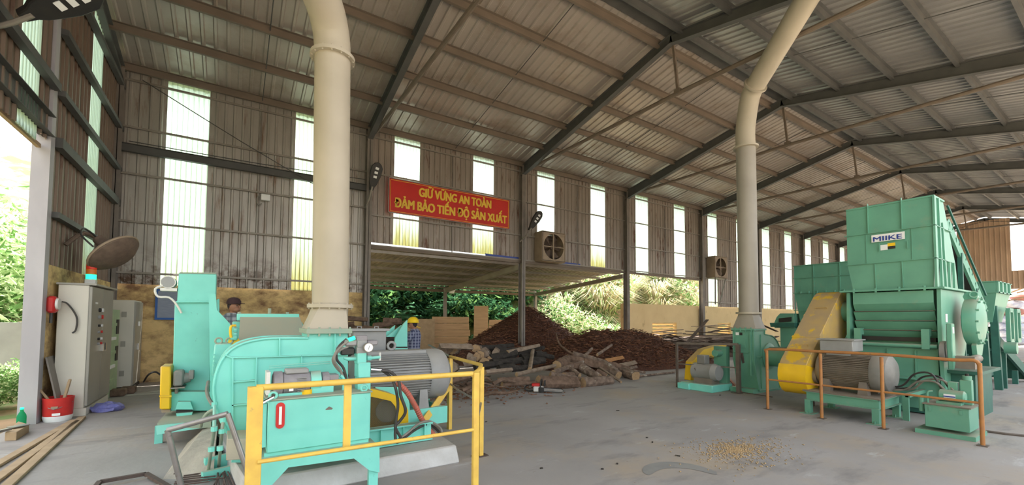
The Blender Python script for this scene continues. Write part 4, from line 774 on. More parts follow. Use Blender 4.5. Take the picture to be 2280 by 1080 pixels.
bg_=thing('plastic_bag','crumpled blue and grey bag on the floor beside the cabinet','bag',PZ(242,918,0)); cc=PZ(240,915,0); m=B(); m.ball(cc+V((0,0,.05)),.2,1.1,.8,.45,18,10); rr_=random.Random(5); m.v=[(x+rr_.uniform(-.02,.02),y+rr_.uniform(-.02,.02),max(.0,z+rr_.uniform(-.02,.025))) for x,y,z in m.v]; part('bag_film',m,'tarp_blue',bg_,smooth=True)
m=B(); m.ball(cc+V((-.03,.02,.1)),.11,1.2,.8,.4,14,8); part('folded_top',m,'tarp_grey',bg_)
for i,(x,y) in enumerate(((262,882),(285,876))): q=PZ(x,y,0); tag(B().box(q.x-.12,q.x+.12,q.y-.1,q.y+.15,0,.14).build('wood_offcut','log_brown',bev=.02),'small brown block by the %s cabinet foot'%('nearest' if i==0 else 'further'),'block')
hose([PZ(320,850,.03),PY(330,835,13.2),PY(345,828,13.2),PY(358,835,13.2)],.02,'rubber','black cable looped on the floor under the notice board')
# leaning pipe frame in the foreground
tag(B().tube([PZ(424,1165,.02),PD(373,958,3.2)],.02,12,smooth=1).tube([PD(373,958,3.2),PD(507,921,3.3)],.02,12,smooth=1).tube([PD(507,921,3.3),PZ(590,1165,.02)],.02,12,smooth=1).build('pipe_frame','steel_grey'),'bare grey steel pipe frame propped up in the left foreground','frame')
fg=thing('floor_grating','rusty angle-iron frame lying at the bottom edge of the view','frame',PZ(300,1075,0)); cr=[PZ(200,1100,.04),PZ(222,1073,.04),PZ(325,1055,.04),PZ(385,1090,.04)]
for a,b_ in ((0,1),(1,2),(2,3)): part('angle_bar',B().bar(cr[a],cr[b_],.04,.03),'rebar' ,fg)
part('cross_bar',B().bar(PZ(230,1085,.03),PZ(328,1064,.03),.015,.015),'steel_plain',fg); part('cross_bar',B().bar(PZ(300,1090,.03),PZ(360,1078,.03),.015,.015),'steel_plain',fg)
rr_=random.Random(8)
for i in range(16):
    if i<9: a=PZ(389+rr_.uniform(-4,20),1046+i*4.5,.03+.004*i); b_=PZ(470+rr_.uniform(-20,40),1040+i*4,.03+.004*i)
    else: a=PZ(495+rr_.uniform(-12,14),1050+rr_.uniform(-4,6),.06); b_=PZ(470+(i-9)*9,1085+rr_.uniform(0,10),.02)
    tag(B().tube([a,b_],.008,6,smooth=1).build('steel_rod','rebar'),'thin rusty reinforcing rod in the loose bundle near the drain pipes','rod','rusty rods on the floor')
# ================================================================== right machine group
G_='green'
def ribbox(mb,pts,ext): mb.prism(pts,ext)
mh=thing('drum_chipper','big green chipper with a tall ribbed hopper, named on a white plate','machine',(10.8,2.7,0))
XF=9.9; fx=lambda x,y,X=XF: PX(x,y,X)
yl,yr=3.32,2.10; H0,H1,H2,H3=2.19,2.68,3.24,3.76
# hopper: front rectangular, lower part tapering, back side raked
side=[(XF,H0),(XF,H3),(XF+.62,H3),(XF+1.3,H1),(XF+1.6,H0)]
m=B(); 
fr=[(XF,yl,H1),(XF,yr,H1),(XF,yr,H3),(XF,yl,H3)]; bk=[(XF+1.3,yl,H1),(XF+1.3,yr,H1),(XF+.62,yr,H3),(XF+.62,yl,H3)]
m.add(fr+bk,[(0,1,2,3),(7,6,5,4),(1,5,6,2),(4,0,3,7)])
part('hopper',m,G_,mh,smooth=False)
m=B(); lo=[(XF+.03,yl-.07,H0),(XF+.03,yr+.03,H0),(XF+1.6,yr+.03,H0),(XF+1.6,yl-.07,H0)]; hi=[(XF,yl,H1),(XF,yr,H1),(XF+1.3,yr,H1),(XF+1.3,yl,H1)]
m.add(lo+hi,[(0,1,5,4),(1,2,6,5),(2,3,7,6),(3,0,4,7)]); part('hopper_chute',m,G_,mh,smooth=False)
m=B()
for z in (H1,H2): m.box(XF-.03,XF,yr-.03,yl+.03,z-.006,z+.006); m.box(XF-.03,XF+1.0,yr-.03,yr,z-.006,z+.006)
m.box(XF-.01,XF+.63,yr-.02,yr,H3-.03,H3); m.box(XF-.012,XF,yr,yl,H3-.03,H3)
for y in (2.98,2.50): m.box(XF-.035,XF,y-.005,y+.005,H2,H3+.04)
for y in (3.02,2.38): m.box(XF-.012,XF,y-.005,y+.005,H1,H2)
for y in (2.9,2.52): m.bar((XF-.005,y,H1),(XF+.02,y-.0,H0+.02),.01,.03)
for x0 in (.0,.3,.55): m.bar((XF+.02+x0,yr-.015,H0),(XF+.02+x0*.8,yr-.015,H3-.02 if x0<.5 else H2+.1),.1 if x0==0 else .06,.03,up=(0,1,0))
for x0 in (.8,1.1): m.bar((XF+x0,yr-.015,H0),(XF+x0,yr-.015,H1),.05,.03,up=(0,1,0))
part('hopper_ribs',m,G_,mh,smooth=False)
a=fx(1940,525); b_=fx(2016,516); zc=fx(1940,533).z; s0,s1=fx(1942,531).y,fx(2016,521).y
pl_=part('name_plate',B().box(XF-.04,XF-.035,s1,s0,fx(1941,541).z,fx(1941,525).z),'sign_white',mh)
pw=s0-s1; text('MIIKE',pl_,'sign_blue',pw*.86,.082,(XF-.042,s0-pw*.06,fx(1941,541).z+.014),(0,-1,0),(.0,0,1),off=.03,name='maker_lettering')
q=fx(1962,543); part('paper_label',B().box(XF-.015,XF-.008,fx(1977,550).y,fx(1961,550).y,fx(1970,557).z,fx(1970,545).z),'sign_white',mh)
wl=part('warning_label',B().box(XF-.015,XF-.008,fx(1994,550).y,fx(1977,550).y,fx(1985,554).z,fx(1985,548).z),'black',mh); part('yellow_band',B().box(XF-.016,XF-.008,fx(1994,550).y,fx(1977,550).y,fx(1985,548).z,fx(1985,541).z),'yellow',wl)
for y in (2.82,2.43): part('grab_handle',B().bar((XF-.03,y,fx(1960,560).z),(XF-.03,y,fx(1960,543).z),.015,.015),G_,mh)
# body flange and body
m=B(); m.box(XF-.07,XF+1.75,yr-.12,yl+.12,H0-.03,H0)
for k in range(4): m.cyl((XF-.05,yl-.1-k*.33,H0-.05),(XF-.05,yl-.1-k*.33,H0+.03),.018,n=6)
part('body_flange',m,G_,mh)
m=B().box(XF+.25,XF+1.9,yr+.05,yl-.05,.3,H0-.03); part('body',m,G_,mh,bev=.01)
for y,nm in ((yl-.02,'l'),(yr-.06,'r')):
    part('side_cheek',B().prism([(XF-.0,y,H0-.04),(XF+1.5,y,H0-.04),(XF+1.6,y,1.3),(XF+.9,y,.3),(XF+.1,y,.3),(XF+.0,y,1.0),(XF-.04,y,1.35)],(0,.05,0)),G_,mh)
# stepped louvre door
st_=[(H0-.05,XF-.0),(1.93,XF-.0),(1.80,XF+.09),(1.78,XF+.02),(1.63,XF+.12),(1.61,XF+.05),(1.46,XF+.16),(1.44,XF+.09),(1.33,XF+.2)]
m=B(); n_=len(st_); m.add([(x,yl-.07,z) for z,x in st_]+[(x,yr+.03,z) for z,x in st_],[(i,i+1,i+1+n_,i+n_) for i in range(n_-1)])
part('stepped_door',m,G_,mh,smooth=False)
for z,x in ((1.79,XF+.05),(1.62,XF+.08),(1.45,XF+.12)): part('door_ledge',B().box(x-.05,x+.04,yr+.04,yl-.08,z,z+.008),'motor_brown',mh)
m=B().cyl((XF-.02,yl-.02,1.19),(XF-.02,yr-.0,1.19),.035,n=12); part('hinge_bar',m,G_,mh)
m=B().cyl((XF+.1,yl-.15,1.29),(XF+.1,yr+.1,1.29),.012,n=6); part('pinch_gap',B().box(XF+.14,XF+.26,yr+.05,yl-.1,1.26,1.33),'black',mh)
for y in (yl-.19,yr+.09): part('door_bracket',B().prism([(XF-.06,y,1.48),(XF-.06,y,1.14),(XF-.0,y,1.14),(XF+.0,y,1.36),(XF+.12,y,1.36),(XF+.12,y,1.48)],(0,.1,0)),G_,mh)
for y in (yl-.0,yr-.1): part('pivot_disc',B().cyl((XF+.02,y,1.12),(XF+.02,y+.06,1.12),.17,n=24),'dark_green' if y>3 else 'motor_cast',mh)
part('clamp_arm',B().prism([(XF-.12,yr-.2,1.58),(XF+.03,yr-.2,1.58),(XF+.05,yr-.2,.95),(XF-.08,yr-.2,.82),(XF-.14,yr-.2,1.2)],(0,.07,0)),G_,mh,bev=.01); part('caution_label',B().box(XF-.1,XF-.02,yr-.205,yr-.2,1.42,1.52),'sign_white',mh)
part('side_label',B().box(XF+.2,XF+.3,yr-.07,yr-.062,1.6,1.74),'sign_white',mh); part('side_label',B().box(XF+.2,XF+.3,yr-.07,yr-.062,1.35,1.55),'sign_white',mh)
# lower front panel
m=B().box(XF+.1,XF+.2,yr+.02,yl-.05,.62,1.14); m.box(XF+.18,XF+.25,yr+.02,yl-.05,.1,.62)
for y in (2.4,2.78): m.box(XF+.07,XF+.1,y-.012,y+.012,.3,1.1)
m.box(XF+.05,XF+.12,yr,yl-.04,.6,.64); part('lower_front',m,G_,mh,smooth=False)
m=B().box(XF+.2,XF+1.8,yr+.1,yl-.1,.02,.3); part('base',m,'dark_green',mh)
m=B().box(9.2,9.25,2.32,2.4,0,.42).box(9.2,10.1,2.3,2.36,.38,.44); part('outrigger_leg',m,G_,mh)
# gearbox on the right
gb_=part('gearbox',B().lathe([(.30,.0),(.42,.03),(.43,.14),(.40,.2),(.2,.24)],(10.9,1.95,1.62),(0,-1,0),12),G_,mh)
m=B()
for k in range(12): an=2*PI*k/12; m.cyl((10.9+math.cos(an)*.38,1.76,1.62+math.sin(an)*.38),(10.9+math.cos(an)*.38,1.72,1.62+math.sin(an)*.38),.02,n=6)
part('gearbox_bolts',m,G_,gb_); part('gearbox_top',B().cyl((10.75,1.85,2.05),(10.9,1.85,2.02),.09,n=10).torus((10.7,1.8,2.08),(1,.4,0),.05,.012,12,6),G_,gb_)
part('gearbox_arm',B().prism([(11.3,1.85,1.75),(11.45,1.85,1.5),(11.1,1.85,1.02),(10.75,1.85,1.02),(10.7,1.85,1.2)],(0,-.06,0)),G_,gb_)
part('side_pedestal',B().box(10.3,11.5,1.75,2.05,.0,.75).box(10.1,11.6,1.65,2.1,.75,.8),'dark_green',mh); part('actuator',B().cyl((9.95,1.8,.95),(10.8,1.8,.98),.07,n=12).box(9.9,10.15,1.68,1.92,.85,1.05),'motor_brown',mh)
# inclined conveyor behind the hopper
cv=thing('inclined_conveyor','dark green lattice conveyor sloping down behind the big chipper','conveyor',(13.2,2.1,0))
pa,pb_=PX(2106,492,11.6),PX(2192,690,13.0); pq=V((0,.5,0))
for k,o_ in enumerate((V((0,0,0)),pq)): part('side_rail',B().bar(pa+o_,pb_+o_,.05,.16),G_ if k==0 else 'dark_green',cv)
m=B()
for k in range(12):
    c=pa.lerp(pb_,(k+.5)/12); m.bar(c,c+pq,.04,.04); d=pa.lerp(pb_,(k+1)/12)+V((0,0,.25 if k%2 else -.1)); m.bar(c+V((0,-.02,.05)),d,.025,.025)
m.bar(pa+V((0,-.03,.3)),pb_+V((0,-.03,.3)),.03,.03); part('lattice',m,'dark_green',cv)
part('belt',B().bar(pa+pq*.5+V((0,0,-.06)),pb_+pq*.5+V((0,0,-.06)),.45,.03),'black',cv)
for t in (.35,.75):
    c=pa.lerp(pb_,t); part('leg',B().bar(c,(c.x,c.y,0),.07,.07),'dark_green',cv)
# ---- yellow belt guard
bg2=thing('belt_guard','tall dusty yellow belt guard slanting up to the green chipper','guard',(9.4,3.7,.0))
def guard_side(y): 
    P=[];c0,r0=V((8.82,y,.63)),.36; c1,r1=V((10.25,y,1.8)),.40; d=(c1-c0); an=math.atan2(d.z,d.x)
    for k in range(11): t=an+PI/2+PI*k/10; P.append(V((c0.x+r0*math.cos(t),y,c0.z+r0*math.sin(t))))
    for k in range(11): t=an-PI/2+PI*k/10; P.append(V((c1.x+r1*math.cos(t),y,c1.z+r1*math.sin(t))))
    return P
S=guard_side(3.50); part('shell',B().prism(S,(0,.45,0)),'yellow_dusty',bg2,bev=.008)
part('lower_shell',B().prism([p+V((-.004,-.004,0)) if i<11 else p for i,p in enumerate(S[1:10])]+[V((9.0,3.496,.72))],(0,.458,0)),'yellow',bg2)
dd=(V((10.25,0,1.8))-V((8.82,0,.63))).normalized(); nn=V((-dd.z,0,dd.x))
for t,w in ((.62,.012),(1.28,.012),(1.62,.012)):
    c=V((8.82,3.49,.63))+dd*t+nn*.37; part('seam_strip',B().bar(c,c+V((0,.47,0)),.05,.014,up=nn),'yellow_dusty' if t<.7 else 'yellow',bg2)
c=V((8.82,3.54,.63))+dd*1.32+nn*.375; part('instruction_plate',B().prism([c,c+V((0,.3,0)),c+V((0,.3,0))+dd*.26,c+dd*.26],nn*.008),'fan_frame',bg2)
for t in (.35,1.45): c=V((8.82,3.6,.63))+dd*t+nn*.38; part('grab_handle',B().tube([c,c+nn*.04,c+nn*.04+V((0,.2,0)),c+V((0,.2,0))],.008,6,smooth=1),'yellow_dusty',bg2)
part('bearing_hub',B().cyl((10.25,3.36,1.8),(10.25,3.5,1.8),.2,n=16),G_,bg2); part('drive_hub',B().cyl((8.85,3.44,.63),(8.85,3.5,.63),.14,n=14),'motor_brown',bg2)
part('support_strut',B().bar((9.25,3.7,0),(9.2,3.7,.5),.04,.04),'rail_brown',bg2)
mc2=V((8.95,2.93,.76)); big_motor('electric_motor','large dusty brown finned motor on the green steel frame',mc2,(0,-1,0),1.0,.30,'motor_brown','motor_brown','motor_cast',.40)
mf=thing('support_table','green four-legged steel frame under the dusty brown motor','frame',(8.95,3.0,0)); x0,x1,y0,y1=8.5,9.42,2.5,3.5
part('top_plate',B().box(x0-.04,x1+.04,y0-.03,y1+.05,.375,.40),'motor_brown',mf)
m=B(); 
for x in (x0,x1): m.ibeam((x,y0,.30),(x,y1,.30),.08,.15,.01)
for y in (y0,y1): m.ibeam((x0,y,.30),(x1,y,.30),.08,.15,.01)
part('ring_beam',m,G_,mf)
for x in (x0,x1):
    for y in (y0+.03,y1-.03): lg=part('leg',B().box(x-.05,x+.05,y-.045,y+.045,.012,.24),G_,mf); part('foot_plate',B().box(x-.12,x+.12,y-.1,y+.1,0,.012).cyl((x-.08,y,.0),(x-.08,y,.05),.012,n=6),G_,lg)
j=thing('terminal_box','flat grey terminal box on top of the dusty brown motor','box',(8.95,3.1,1.06)); part('case',B().box(8.7,9.15,2.88,3.36,1.09,1.28),'motor_grey',j,bev=.01); part('lid',B().box(8.67,9.18,2.85,3.4,1.28,1.30),'motor_grey',j); part('neck',B().box(8.8,9.05,2.95,3.3,1.0,1.09),'motor_grey',j)
# ---- hydraulic power unit
hp=thing('hydraulic_power_unit','small green hydraulic tank with pump and hoses at the right end railing','machine',(8.75,1.75,0)); x0,x1,y0,y1=8.42,8.92,1.50,1.95
part('drip_tray',B().box(x0-.05,x1+.12,y0-.06,y1+.1,.03,.06).box(x0-.05,x1+.12,y0-.06,y1+.1,.0,.03),G_,hp); part('tank_body',B().box(x0,x1,y0,y1,.1,.42),G_,hp,bev=.006); part('top_plate',B().box(x0-.02,x1+.02,y0-.02,y1+.02,.42,.435),'motor_brown',hp)
for y in (y0+.08,y1-.06): part('latch',B().box(x0-.012,x0,y-.015,y+.015,.33,.39),G_,hp)
part('pump_motor',B().lathe([(.06,-.16),(.085,-.14),(.085,.1),(.06,.12)],(8.62,1.72,.55),(0,1,0),16),G_,hp); part('motor_plate',B().box(8.53,8.536,1.65,1.77,.53,.58),'sign_white',hp); part('blue_stripe',B().box(8.526,8.531,1.65,1.77,.54,.555),'sign_blue',hp)
part('pump_foot',B().box(8.53,8.72,1.6,1.85,.435,.47),G_,hp); part('suction_pipe',B().tube([(8.5,1.93,.43),(8.5,1.93,.58),(8.52,1.88,.6)],.014,8),G_,hp); part('filler_neck',B().cyl((8.5,2.0,.3),(8.5,2.0,.5),.03,n=10),G_,hp)
part('valve_block',B().box(8.72,8.82,1.52,1.64,.435,.78).box(8.7,8.8,1.66,1.76,.62,.74),G_,hp,bev=.006); part('filter',B().cyl((8.76,1.57,.78),(8.76,1.57,.84),.05,n=14),G_,hp); part('valve_knob',B().cyl((8.76,1.57,.84),(8.76,1.57,.87),.02,n=8),'black',hp)
for i,(a,b2,s_) in enumerate(((8.7,1.7,.0),(8.74,1.74,.04),(8.66,1.78,-.03),(8.7,1.82,.08))):
    hose([(a,b2,.62),(a+.05,b2+.12,.75+s_),(a+.1,b2+.32,.72+s_),(a+.2,b2+.5,.55+s_/2),(a+.35,b2+.8,.5+s_/3),(9.3,2.75-s_,.44)],.014,'rubber' if i%2 else 'hose_grey','hydraulic hose in the bundle looping from the green pump towards the brown motor',group='hoses behind the right railing')
# ---- orange railing
rg=thing('safety_railing','long orange tube railing in front of the brown motor and green chipper','railing',(8.2,2.7,0)); XR=8.2; ys=[4.01,3.16,2.36,1.35]
for y in ys: pz=part('post',B().cyl((XR,y,0),(XR,y,1.07),.024,n=12),'rail_orange',rg); part('foot_plate',B().box(XR-.06,XR+.06,y-.05,y+.05,0,.012),'rail_brown',pz)
part('top_rail',B().tube([(XR,4.01,1.02),(XR,3.97,1.09),(XR,3.16,1.10),(XR,2.36,1.11),(XR,1.6,1.09),(XR,1.4,1.10),(XR,1.35,1.04)],.023,12,smooth=3),'rail_orange',rg)
part('mid_rail',B().tube([(XR,4.0,.54),(XR,2.36,.55),(XR,1.36,.55)],.016,10,smooth=1),'rail_orange',rg)
# ---- second blower + duct
b2_=thing('blower','green scroll blower at mid distance feeding the thin grey duct','blower',(9.9,5.3,0))
BX=9.62; Y0_,Y1_=4.98,5.43
P=[V((BX,Y0_,1.40)),V((BX,Y0_,.75)),V((BX+.1,Y0_,.35)),V((BX+.2,Y0_,.06)),V((BX+1.1,Y0_,.04))]
c=V((BX+.66,Y0_,.72))
for k in range(11): an=-PI*.12+PI*.62*k/10; P.append(V((c.x+.56*math.cos(an),Y0_,c.z+.56*math.sin(an))))
P.append(V((BX+.48,Y0_,1.30))); P.append(V((BX+.48,Y0_,1.40)))
part('scroll_casing',B().prism(P,(0,Y1_-Y0_,0)),G_,b2_,bev=.006)
for y in (Y0_-.004,Y1_+.004): part('casing_rim',B().tube([V((p.x,y,p.z)) for p in P],.013,6,smooth=1),G_,b2_)
part('suction_eye',B().lathe([(.30,-.02),(.30,.02),(.22,.04),(.22,.40),(.25,.40),(.25,.44)],(c.x,Y0_,.80),(0,-1,0),24),G_,b2_)
part('suction_pipe',B().tube([V((c.x,4.6,.8)),V((c.x+.05,4.2,.8)),V((c.x+.3,3.8,.8))],.19,18,smooth=2),G_,b2_)
m=B().box(BX-.03,BX+.51,Y0_-.03,Y1_+.03,1.39,1.43)
for k in range(4): y=Y0_+.04+k*.12; m.cyl((BX-.02,y,1.36),(BX-.02,y,1.46),.014,n=6)
part('outlet_flange',m,G_,b2_); part('inspection_door',B().box(BX-.012,BX,5.15,5.38,1.0,1.22),G_,b2_); part('white_label',B().box(BX-.012,BX-.004,5.30,5.37,1.28,1.34),'sign_white',b2_); part('black_label',B().box(BX-.012,BX-.004,5.22,5.28,1.28,1.34),'black',b2_); part('foot_frame',B().box(BX-.02,BX+1.2,Y0_+.02,Y1_+.08,0,.1),G_,b2_)
m=B().bar((BX-.01,Y0_+.06,.4),(BX-.01,Y0_+.06,1.38),.03,.03); m.bar((BX-.01,Y1_,.9),(BX-.01,Y0_+.1,.9),.02,.02); m.bar((BX+.3,Y0_-.01,.1),(BX+.3,Y0_-.01,1.3),.03,.02,up=(0,1,0)); m.bar((BX+.1,Y0_-.01,.8),(BX+.5,Y0_-.01,.8),.03,.02,up=(0,1,0)); part('stiffener_ribs',m,G_,b2_)
d2=thing('duct','thin grey exhaust duct rising from the green blower and bending overhead','duct',(BX+.24,5.2,1.43)); n=24;sq=[];ci=[];r2=.205; zt=1.78; cx_,cy_=BX+.24,5.2
for k in range(n):
    cc_,ss=math.cos(2*PI*k/n),math.sin(2*PI*k/n); f=1/max(abs(cc_),abs(ss)); sq.append((cx_+cc_*f*.22,cy_+ss*f*.26,1.43)); ci.append((cx_+cc_*r2,cy_+ss*r2,zt))
part('transition',B().add(sq+ci,[(k,(k+1)%n,n+(k+1)%n,n+k) for k in range(n)]),'duct_grey',d2)
zf=PY(1643,322,cy_).z; part('lower_pipe',B().tube([(cx_,cy_,zt),(cx_,cy_,zf)],r2,28,smooth=1),'duct_grey',d2)
for z,nm in ((zt,'lower_flange'),(zf,'upper_flange')):
    part(nm,B().lathe([(r2,-.02),(r2+.06,-.02),(r2+.06,.02),(r2,.02)],(cx_,cy_,z),(0,0,1),28),'duct_paint',d2)
F2=PD(1682,190,9.6); F3=PD(1795,0,8.15); F4=F2+(F3-F2)*2.2; f0=V((cx_,cy_,zf))
part('elbow',B().tube([f0,f0+V((0,0,.45)),(f0+V((0,0,.9))).lerp(F2,.45),F2],r2,28,smooth=4),'duct_paint',d2)
ax=(F3-F2).normalized(); part('elbow_flange',B().lathe([(r2,-.02),(r2+.05,-.02),(r2+.05,.02),(r2,.02)],F2,ax,28),'duct_paint',d2); part('upper_pipe',B().tube([F2,F4],[r2*1.02,r2*1.1],28,smooth=1),'duct_paint',d2)
# small motor under yellow elbow guard
sm=thing('fan_motor','small grey motor on a green skid beside the green blower','motor',(9.3,6.0,0))
part('skid',B().box(8.95,9.75,5.55,6.35,.0,.16).box(8.9,9.0,6.1,6.4,.0,.14),'teal',sm,bev=.01); part('motor_body',B().lathe([(.1,-.3),(.19,-.26),(.19,.2),(.2,.22),(.17,.34)],(9.25,5.9,.42),(0,-1,0),20),'motor_grey',sm)
part('motor_foot',B().box(9.1,9.4,5.65,6.1,.16,.28),'motor_brown',sm); part('terminal_box',B().box(9.15,9.35,5.85,6.05,.6,.8),'motor_cast',sm,bev=.01)
part('bearing_block',B().box(9.6,9.75,5.6,5.9,.16,1.0).cyl((9.6,5.75,.85),(9.4,5.75,.85),.08,n=12),G_,sm)
e=thing('belt_guard','small yellow elbow-shaped belt guard over the small grey motor','guard',(9.3,6.3,.16))
ep=[(1538,845),(1560,845),(1562,805),(1580,785),(1616,770),(1622,800),(1628,770),(1622,768),(1590,770),(1566,785),(1541,808)]
part('cover',B().prism([PY(x,y,6.32) for x,y in [(1538,847),(1560,848),(1562,812),(1582,793),(1602,800),(1612,776),(1622,766),(1592,771),(1568,778),(1541,806)]],(0,.18,0)),'yellow',e,bev=.01)
# brown railing
br=thing('safety_railing','low dark brown railing in front of the small motor and green blower','railing',(9.25,5.8,0)); 
pA_,pB_=PZ(1508,862,0),PZ(1645,876,0); 
part('post',B().bar(pA_,pA_+V((0,0,1.04)),.05,.04),'rail_brown',br); part('post',B().bar(pB_,pB_+V((0,0,1.08)),.08,.07),'rail_brown',br); part('foot_plate',B().box(pB_.x-.1,pB_.x+.06,pB_.y-.06,pB_.y+.12,0,.015),'rail_brown',br)
part('top_rail',B().bar(pA_+V((0,0,1.05)),pB_+V((0,0,1.08)),.06,.05),'rail_brown',br); part('mid_rail',B().bar(pA_+V((0,0,.56)),pB_+V((0,0,.56)),.025,.025),'rail_brown',br)
part('side_rail',B().bar(pA_+V((0,0,1.04)),pA_+V((1.1,.6,1.0)),.03,.03),'rail_brown',br); part('side_rail',B().bar(pA_+V((0,0,.6)),pA_+V((1.1,.6,.56)),.025,.025),'rail_brown',br)
part('stay_bar',B().bar(pA_+V((0,-.1,.5)).lerp(pB_,0.0)+V((.02,-.35,0)),PZ(1572,868,0),.02,.02),'rail_brown',br)
tag(B().bar(pB_+V((.1,-.02,.88)),PZ(1670,868,.02),.05,.03).build('steel_bar','rail_brown'),'dark steel bar leaning against the green blower','bar')
tag(B().bar(PZ(1622,842,.1),PZ(1650,873,.02),.05,.03).build('pry_bar','hose_red'),'reddish bar lying at the foot of the green blower','bar'); tag(B().tube([PZ(1650,873,.02),PZ(1720,884,.01)],.01,6).build('steel_rod','rail_brown'),'thin dark rod lying on the floor left of the orange railing','rod')
# ---- second chipper further away
h2=thing('drum_chipper','further green chipper seen left of the tall named hopper','machine',(17,6,0)); X2=16.5; f2=lambda x,y:PX(x,y,X2)
a=f2(1768,592); b_=f2(1905,582); c=f2(1772,652); zt2=a.z; zm=f2(1770,653).z; yL,yR=a.y,b_.y; zb=f2(1775,718).z
part('hopper',B().add([(X2,yL,zm),(X2,yR,zm),(X2,yR,zt2),(X2,yL,zt2),(X2+1.2,yL,zm),(X2+1.2,yR,zm),(X2+1.2,yR,zt2),(X2+1.2,yL,zt2)],[(0,1,2,3),(7,6,5,4),(0,3,7,4),(1,5,6,2),(0,4,5,1)]),G_,h2,smooth=False)
part('lower_hopper',B().hexa([(X2+.1,yR,zb),(X2+1.2,yR,zb),(X2+1.2,yL-.12,zb),(X2+.1,yL-.12,zb)],[(X2,yR,zm),(X2+1.2,yR,zm),(X2+1.2,yL,zm),(X2,yL,zm)]),G_,h2)
m=B()
for z in (zt2-.02,zt2-.45,zm,zm-.6): m.box(X2-.04,X2,yR,yL+.03,z-.012,z+.012)
for y in (yL-.02,yL-.6,yL-1.35): m.box(X2-.035,X2,y-.01,y+.01,zb,zt2)
for k in range(6): y=yL-.2-k*.25; m.cyl((X2-.03,y,zm-.03),(X2-.03,y,zm+.05),.03,n=6)
part('hopper_ribs',m,G_,h2,smooth=False)
part('body',B().box(X2,X2+1.5,yR,yL-.1,0,zb),G_,h2,bev=.01)
dr=f2(1745,725); m=B(); P=[]; yc=f2(1750,715).y; yo=f2(1727,720).y
P=[(X2-.1,yL,f2(1770,698).z),(X2-.1,yc+.15,f2(1745,698).z),(X2-.1,yo-.08,f2(1733,706).z),(X2-.1,yo,f2(1727,718).z),(X2-.1,yo,f2(1727,730).z),(X2-.1,yL,f2(1770,730).z)]
part('drum_cover',B().prism(P,(.9,0,0)),G_,h2,bev=.01); part('drum_window',B().prism([f2(x,y)+V((-.13,0,0)) for x,y in ((1738,709),(1766,706),(1766,716),(1738,718))],(.02,0,0)),'black',h2); part('side_table',B().prism([f2(x,y)+V((-.2,0,0)) for x,y in ((1720,719),(1775,719),(1775,728),(1722,728))],(1.1,0,0)),'dark_green',h2)
part('side_body',B().box(X2,X2+.8,yL-.1,yo-.15,0,f2(1770,730).z),G_,h2)
# ---- third hopper, with conveyor stairs, at the far right
h3=thing('feed_hopper','green feed hopper on tall legs at the far right edge','machine',(15.5,2.3,0)); X3=15.2; f3=lambda x,y:PX(x,y,X3)
yl3,yr3=f3(2140,640).y,f3(2218,640).y; zt3=f3(2160,628).z; zc3=f3(2160,672).z
part('hopper',B().box(X3,X3+1.6,yr3,yl3,zc3+.2,zt3),G_,h3,bev=.01)
part('hopper_chute',B().hexa([(X3+.1,yr3+.1,zc3-.5),(X3+1.2,yr3+.1,zc3-.5),(X3+1.2,yl3,zc3-.5),(X3+.1,yl3,zc3-.5)],[(X3,yr3,zc3+.2),(X3+1.6,yr3,zc3+.2),(X3+1.6,yl3,zc3+.2),(X3,yl3,zc3+.2)]),G_,h3)
m=B(); m.box(X3-.03,X3+1.65,yr3-.04,yl3,zc3+.2,zc3+.23).box(X3-.03,X3+1.65,yr3-.04,yl3,zt3-.02,zt3)
for x in (X3,X3+.45,X3+.9,X3+1.35): m.box(x,x+.14,yr3-.04,yr3,zc3+.2,zt3)
part('hopper_ribs',m,G_,h3)
for k in range(2):
    x=X3+.5+k*.9; fr_=B(); 
    for a,b_ in (((x,1.9),(x,1.15)),((x+.45,1.9),(x+.45,1.15)),((x,1.9),(x+.45,1.9)),((x,1.15),(x+.45,1.15))): fr_.bar((a[0],yr3-.1,a[1]),(b_[0],yr3-.1,b_[1]),.1,.07,up=(0,1,0))
    part('slide_frame',fr_,G_,h3)
for px,py in ((2200,880),(2225,868)): q=PZ(px,py,0); part('leg',B().bar(q,(q.x+.05,q.y+.05,2.0),.13,.12),'dark_green',h3)
part('drive_motor',B().cyl((X3+.3,yr3-.05,1.0),(X3+.3,yr3-.25,1.0),.14,n=14),'green',h3)
c3_=thing('inclined_conveyor','dark green cleated conveyor foot sloping to the floor at far right','conveyor',(17,2.2,0)); pa,pb_=V((15.4,2.35,1.4)),V((18.2,2.05,.1))
for o_ in (V((0,0,0)),V((0,.8,0))): part('side_rail',B().bar(pa+o_,pb_+o_,.06,.22),'dark_green',c3_)
m=B()
for k in range(14): c=pa.lerp(pb_,k/13); m.bar(c,c+V((0,.8,0)),.05,.1)
part('cleats',m,'dark_green',c3_); part('support_frame',B().bar((15.0,2.5,.3),(18,2.5,.3),.08,.1).bar((15.0,2.5,.9),(16.4,2.5,.9),.06,.06),'dark_green',c3_)
part('back_panel',B().bar(pa+V((0,.82,-.5)),(17.4,2.9,.2),.02,.9),'black',c3_)
for x in (15.8,17.2): part('leg',B().box(x-.05,x+.05,2.15,2.25,0,.9 if x<16 else .35),'dark_green',c3_)
tag(B().bar(PZ(2248,803,.03),PZ(2300,808,.03),.08,.05).build('white_strip','sign_white'),'thin white strip lying on the floor at the far right','strip')
tag(B().tube([PZ(2195,960,.015),PZ(2240,966,.015),PZ(2300,972,.015)],.018,6).build('floor_pipe','rail_brown'),'thin dark pipe on the floor right of the orange railing','pipe')
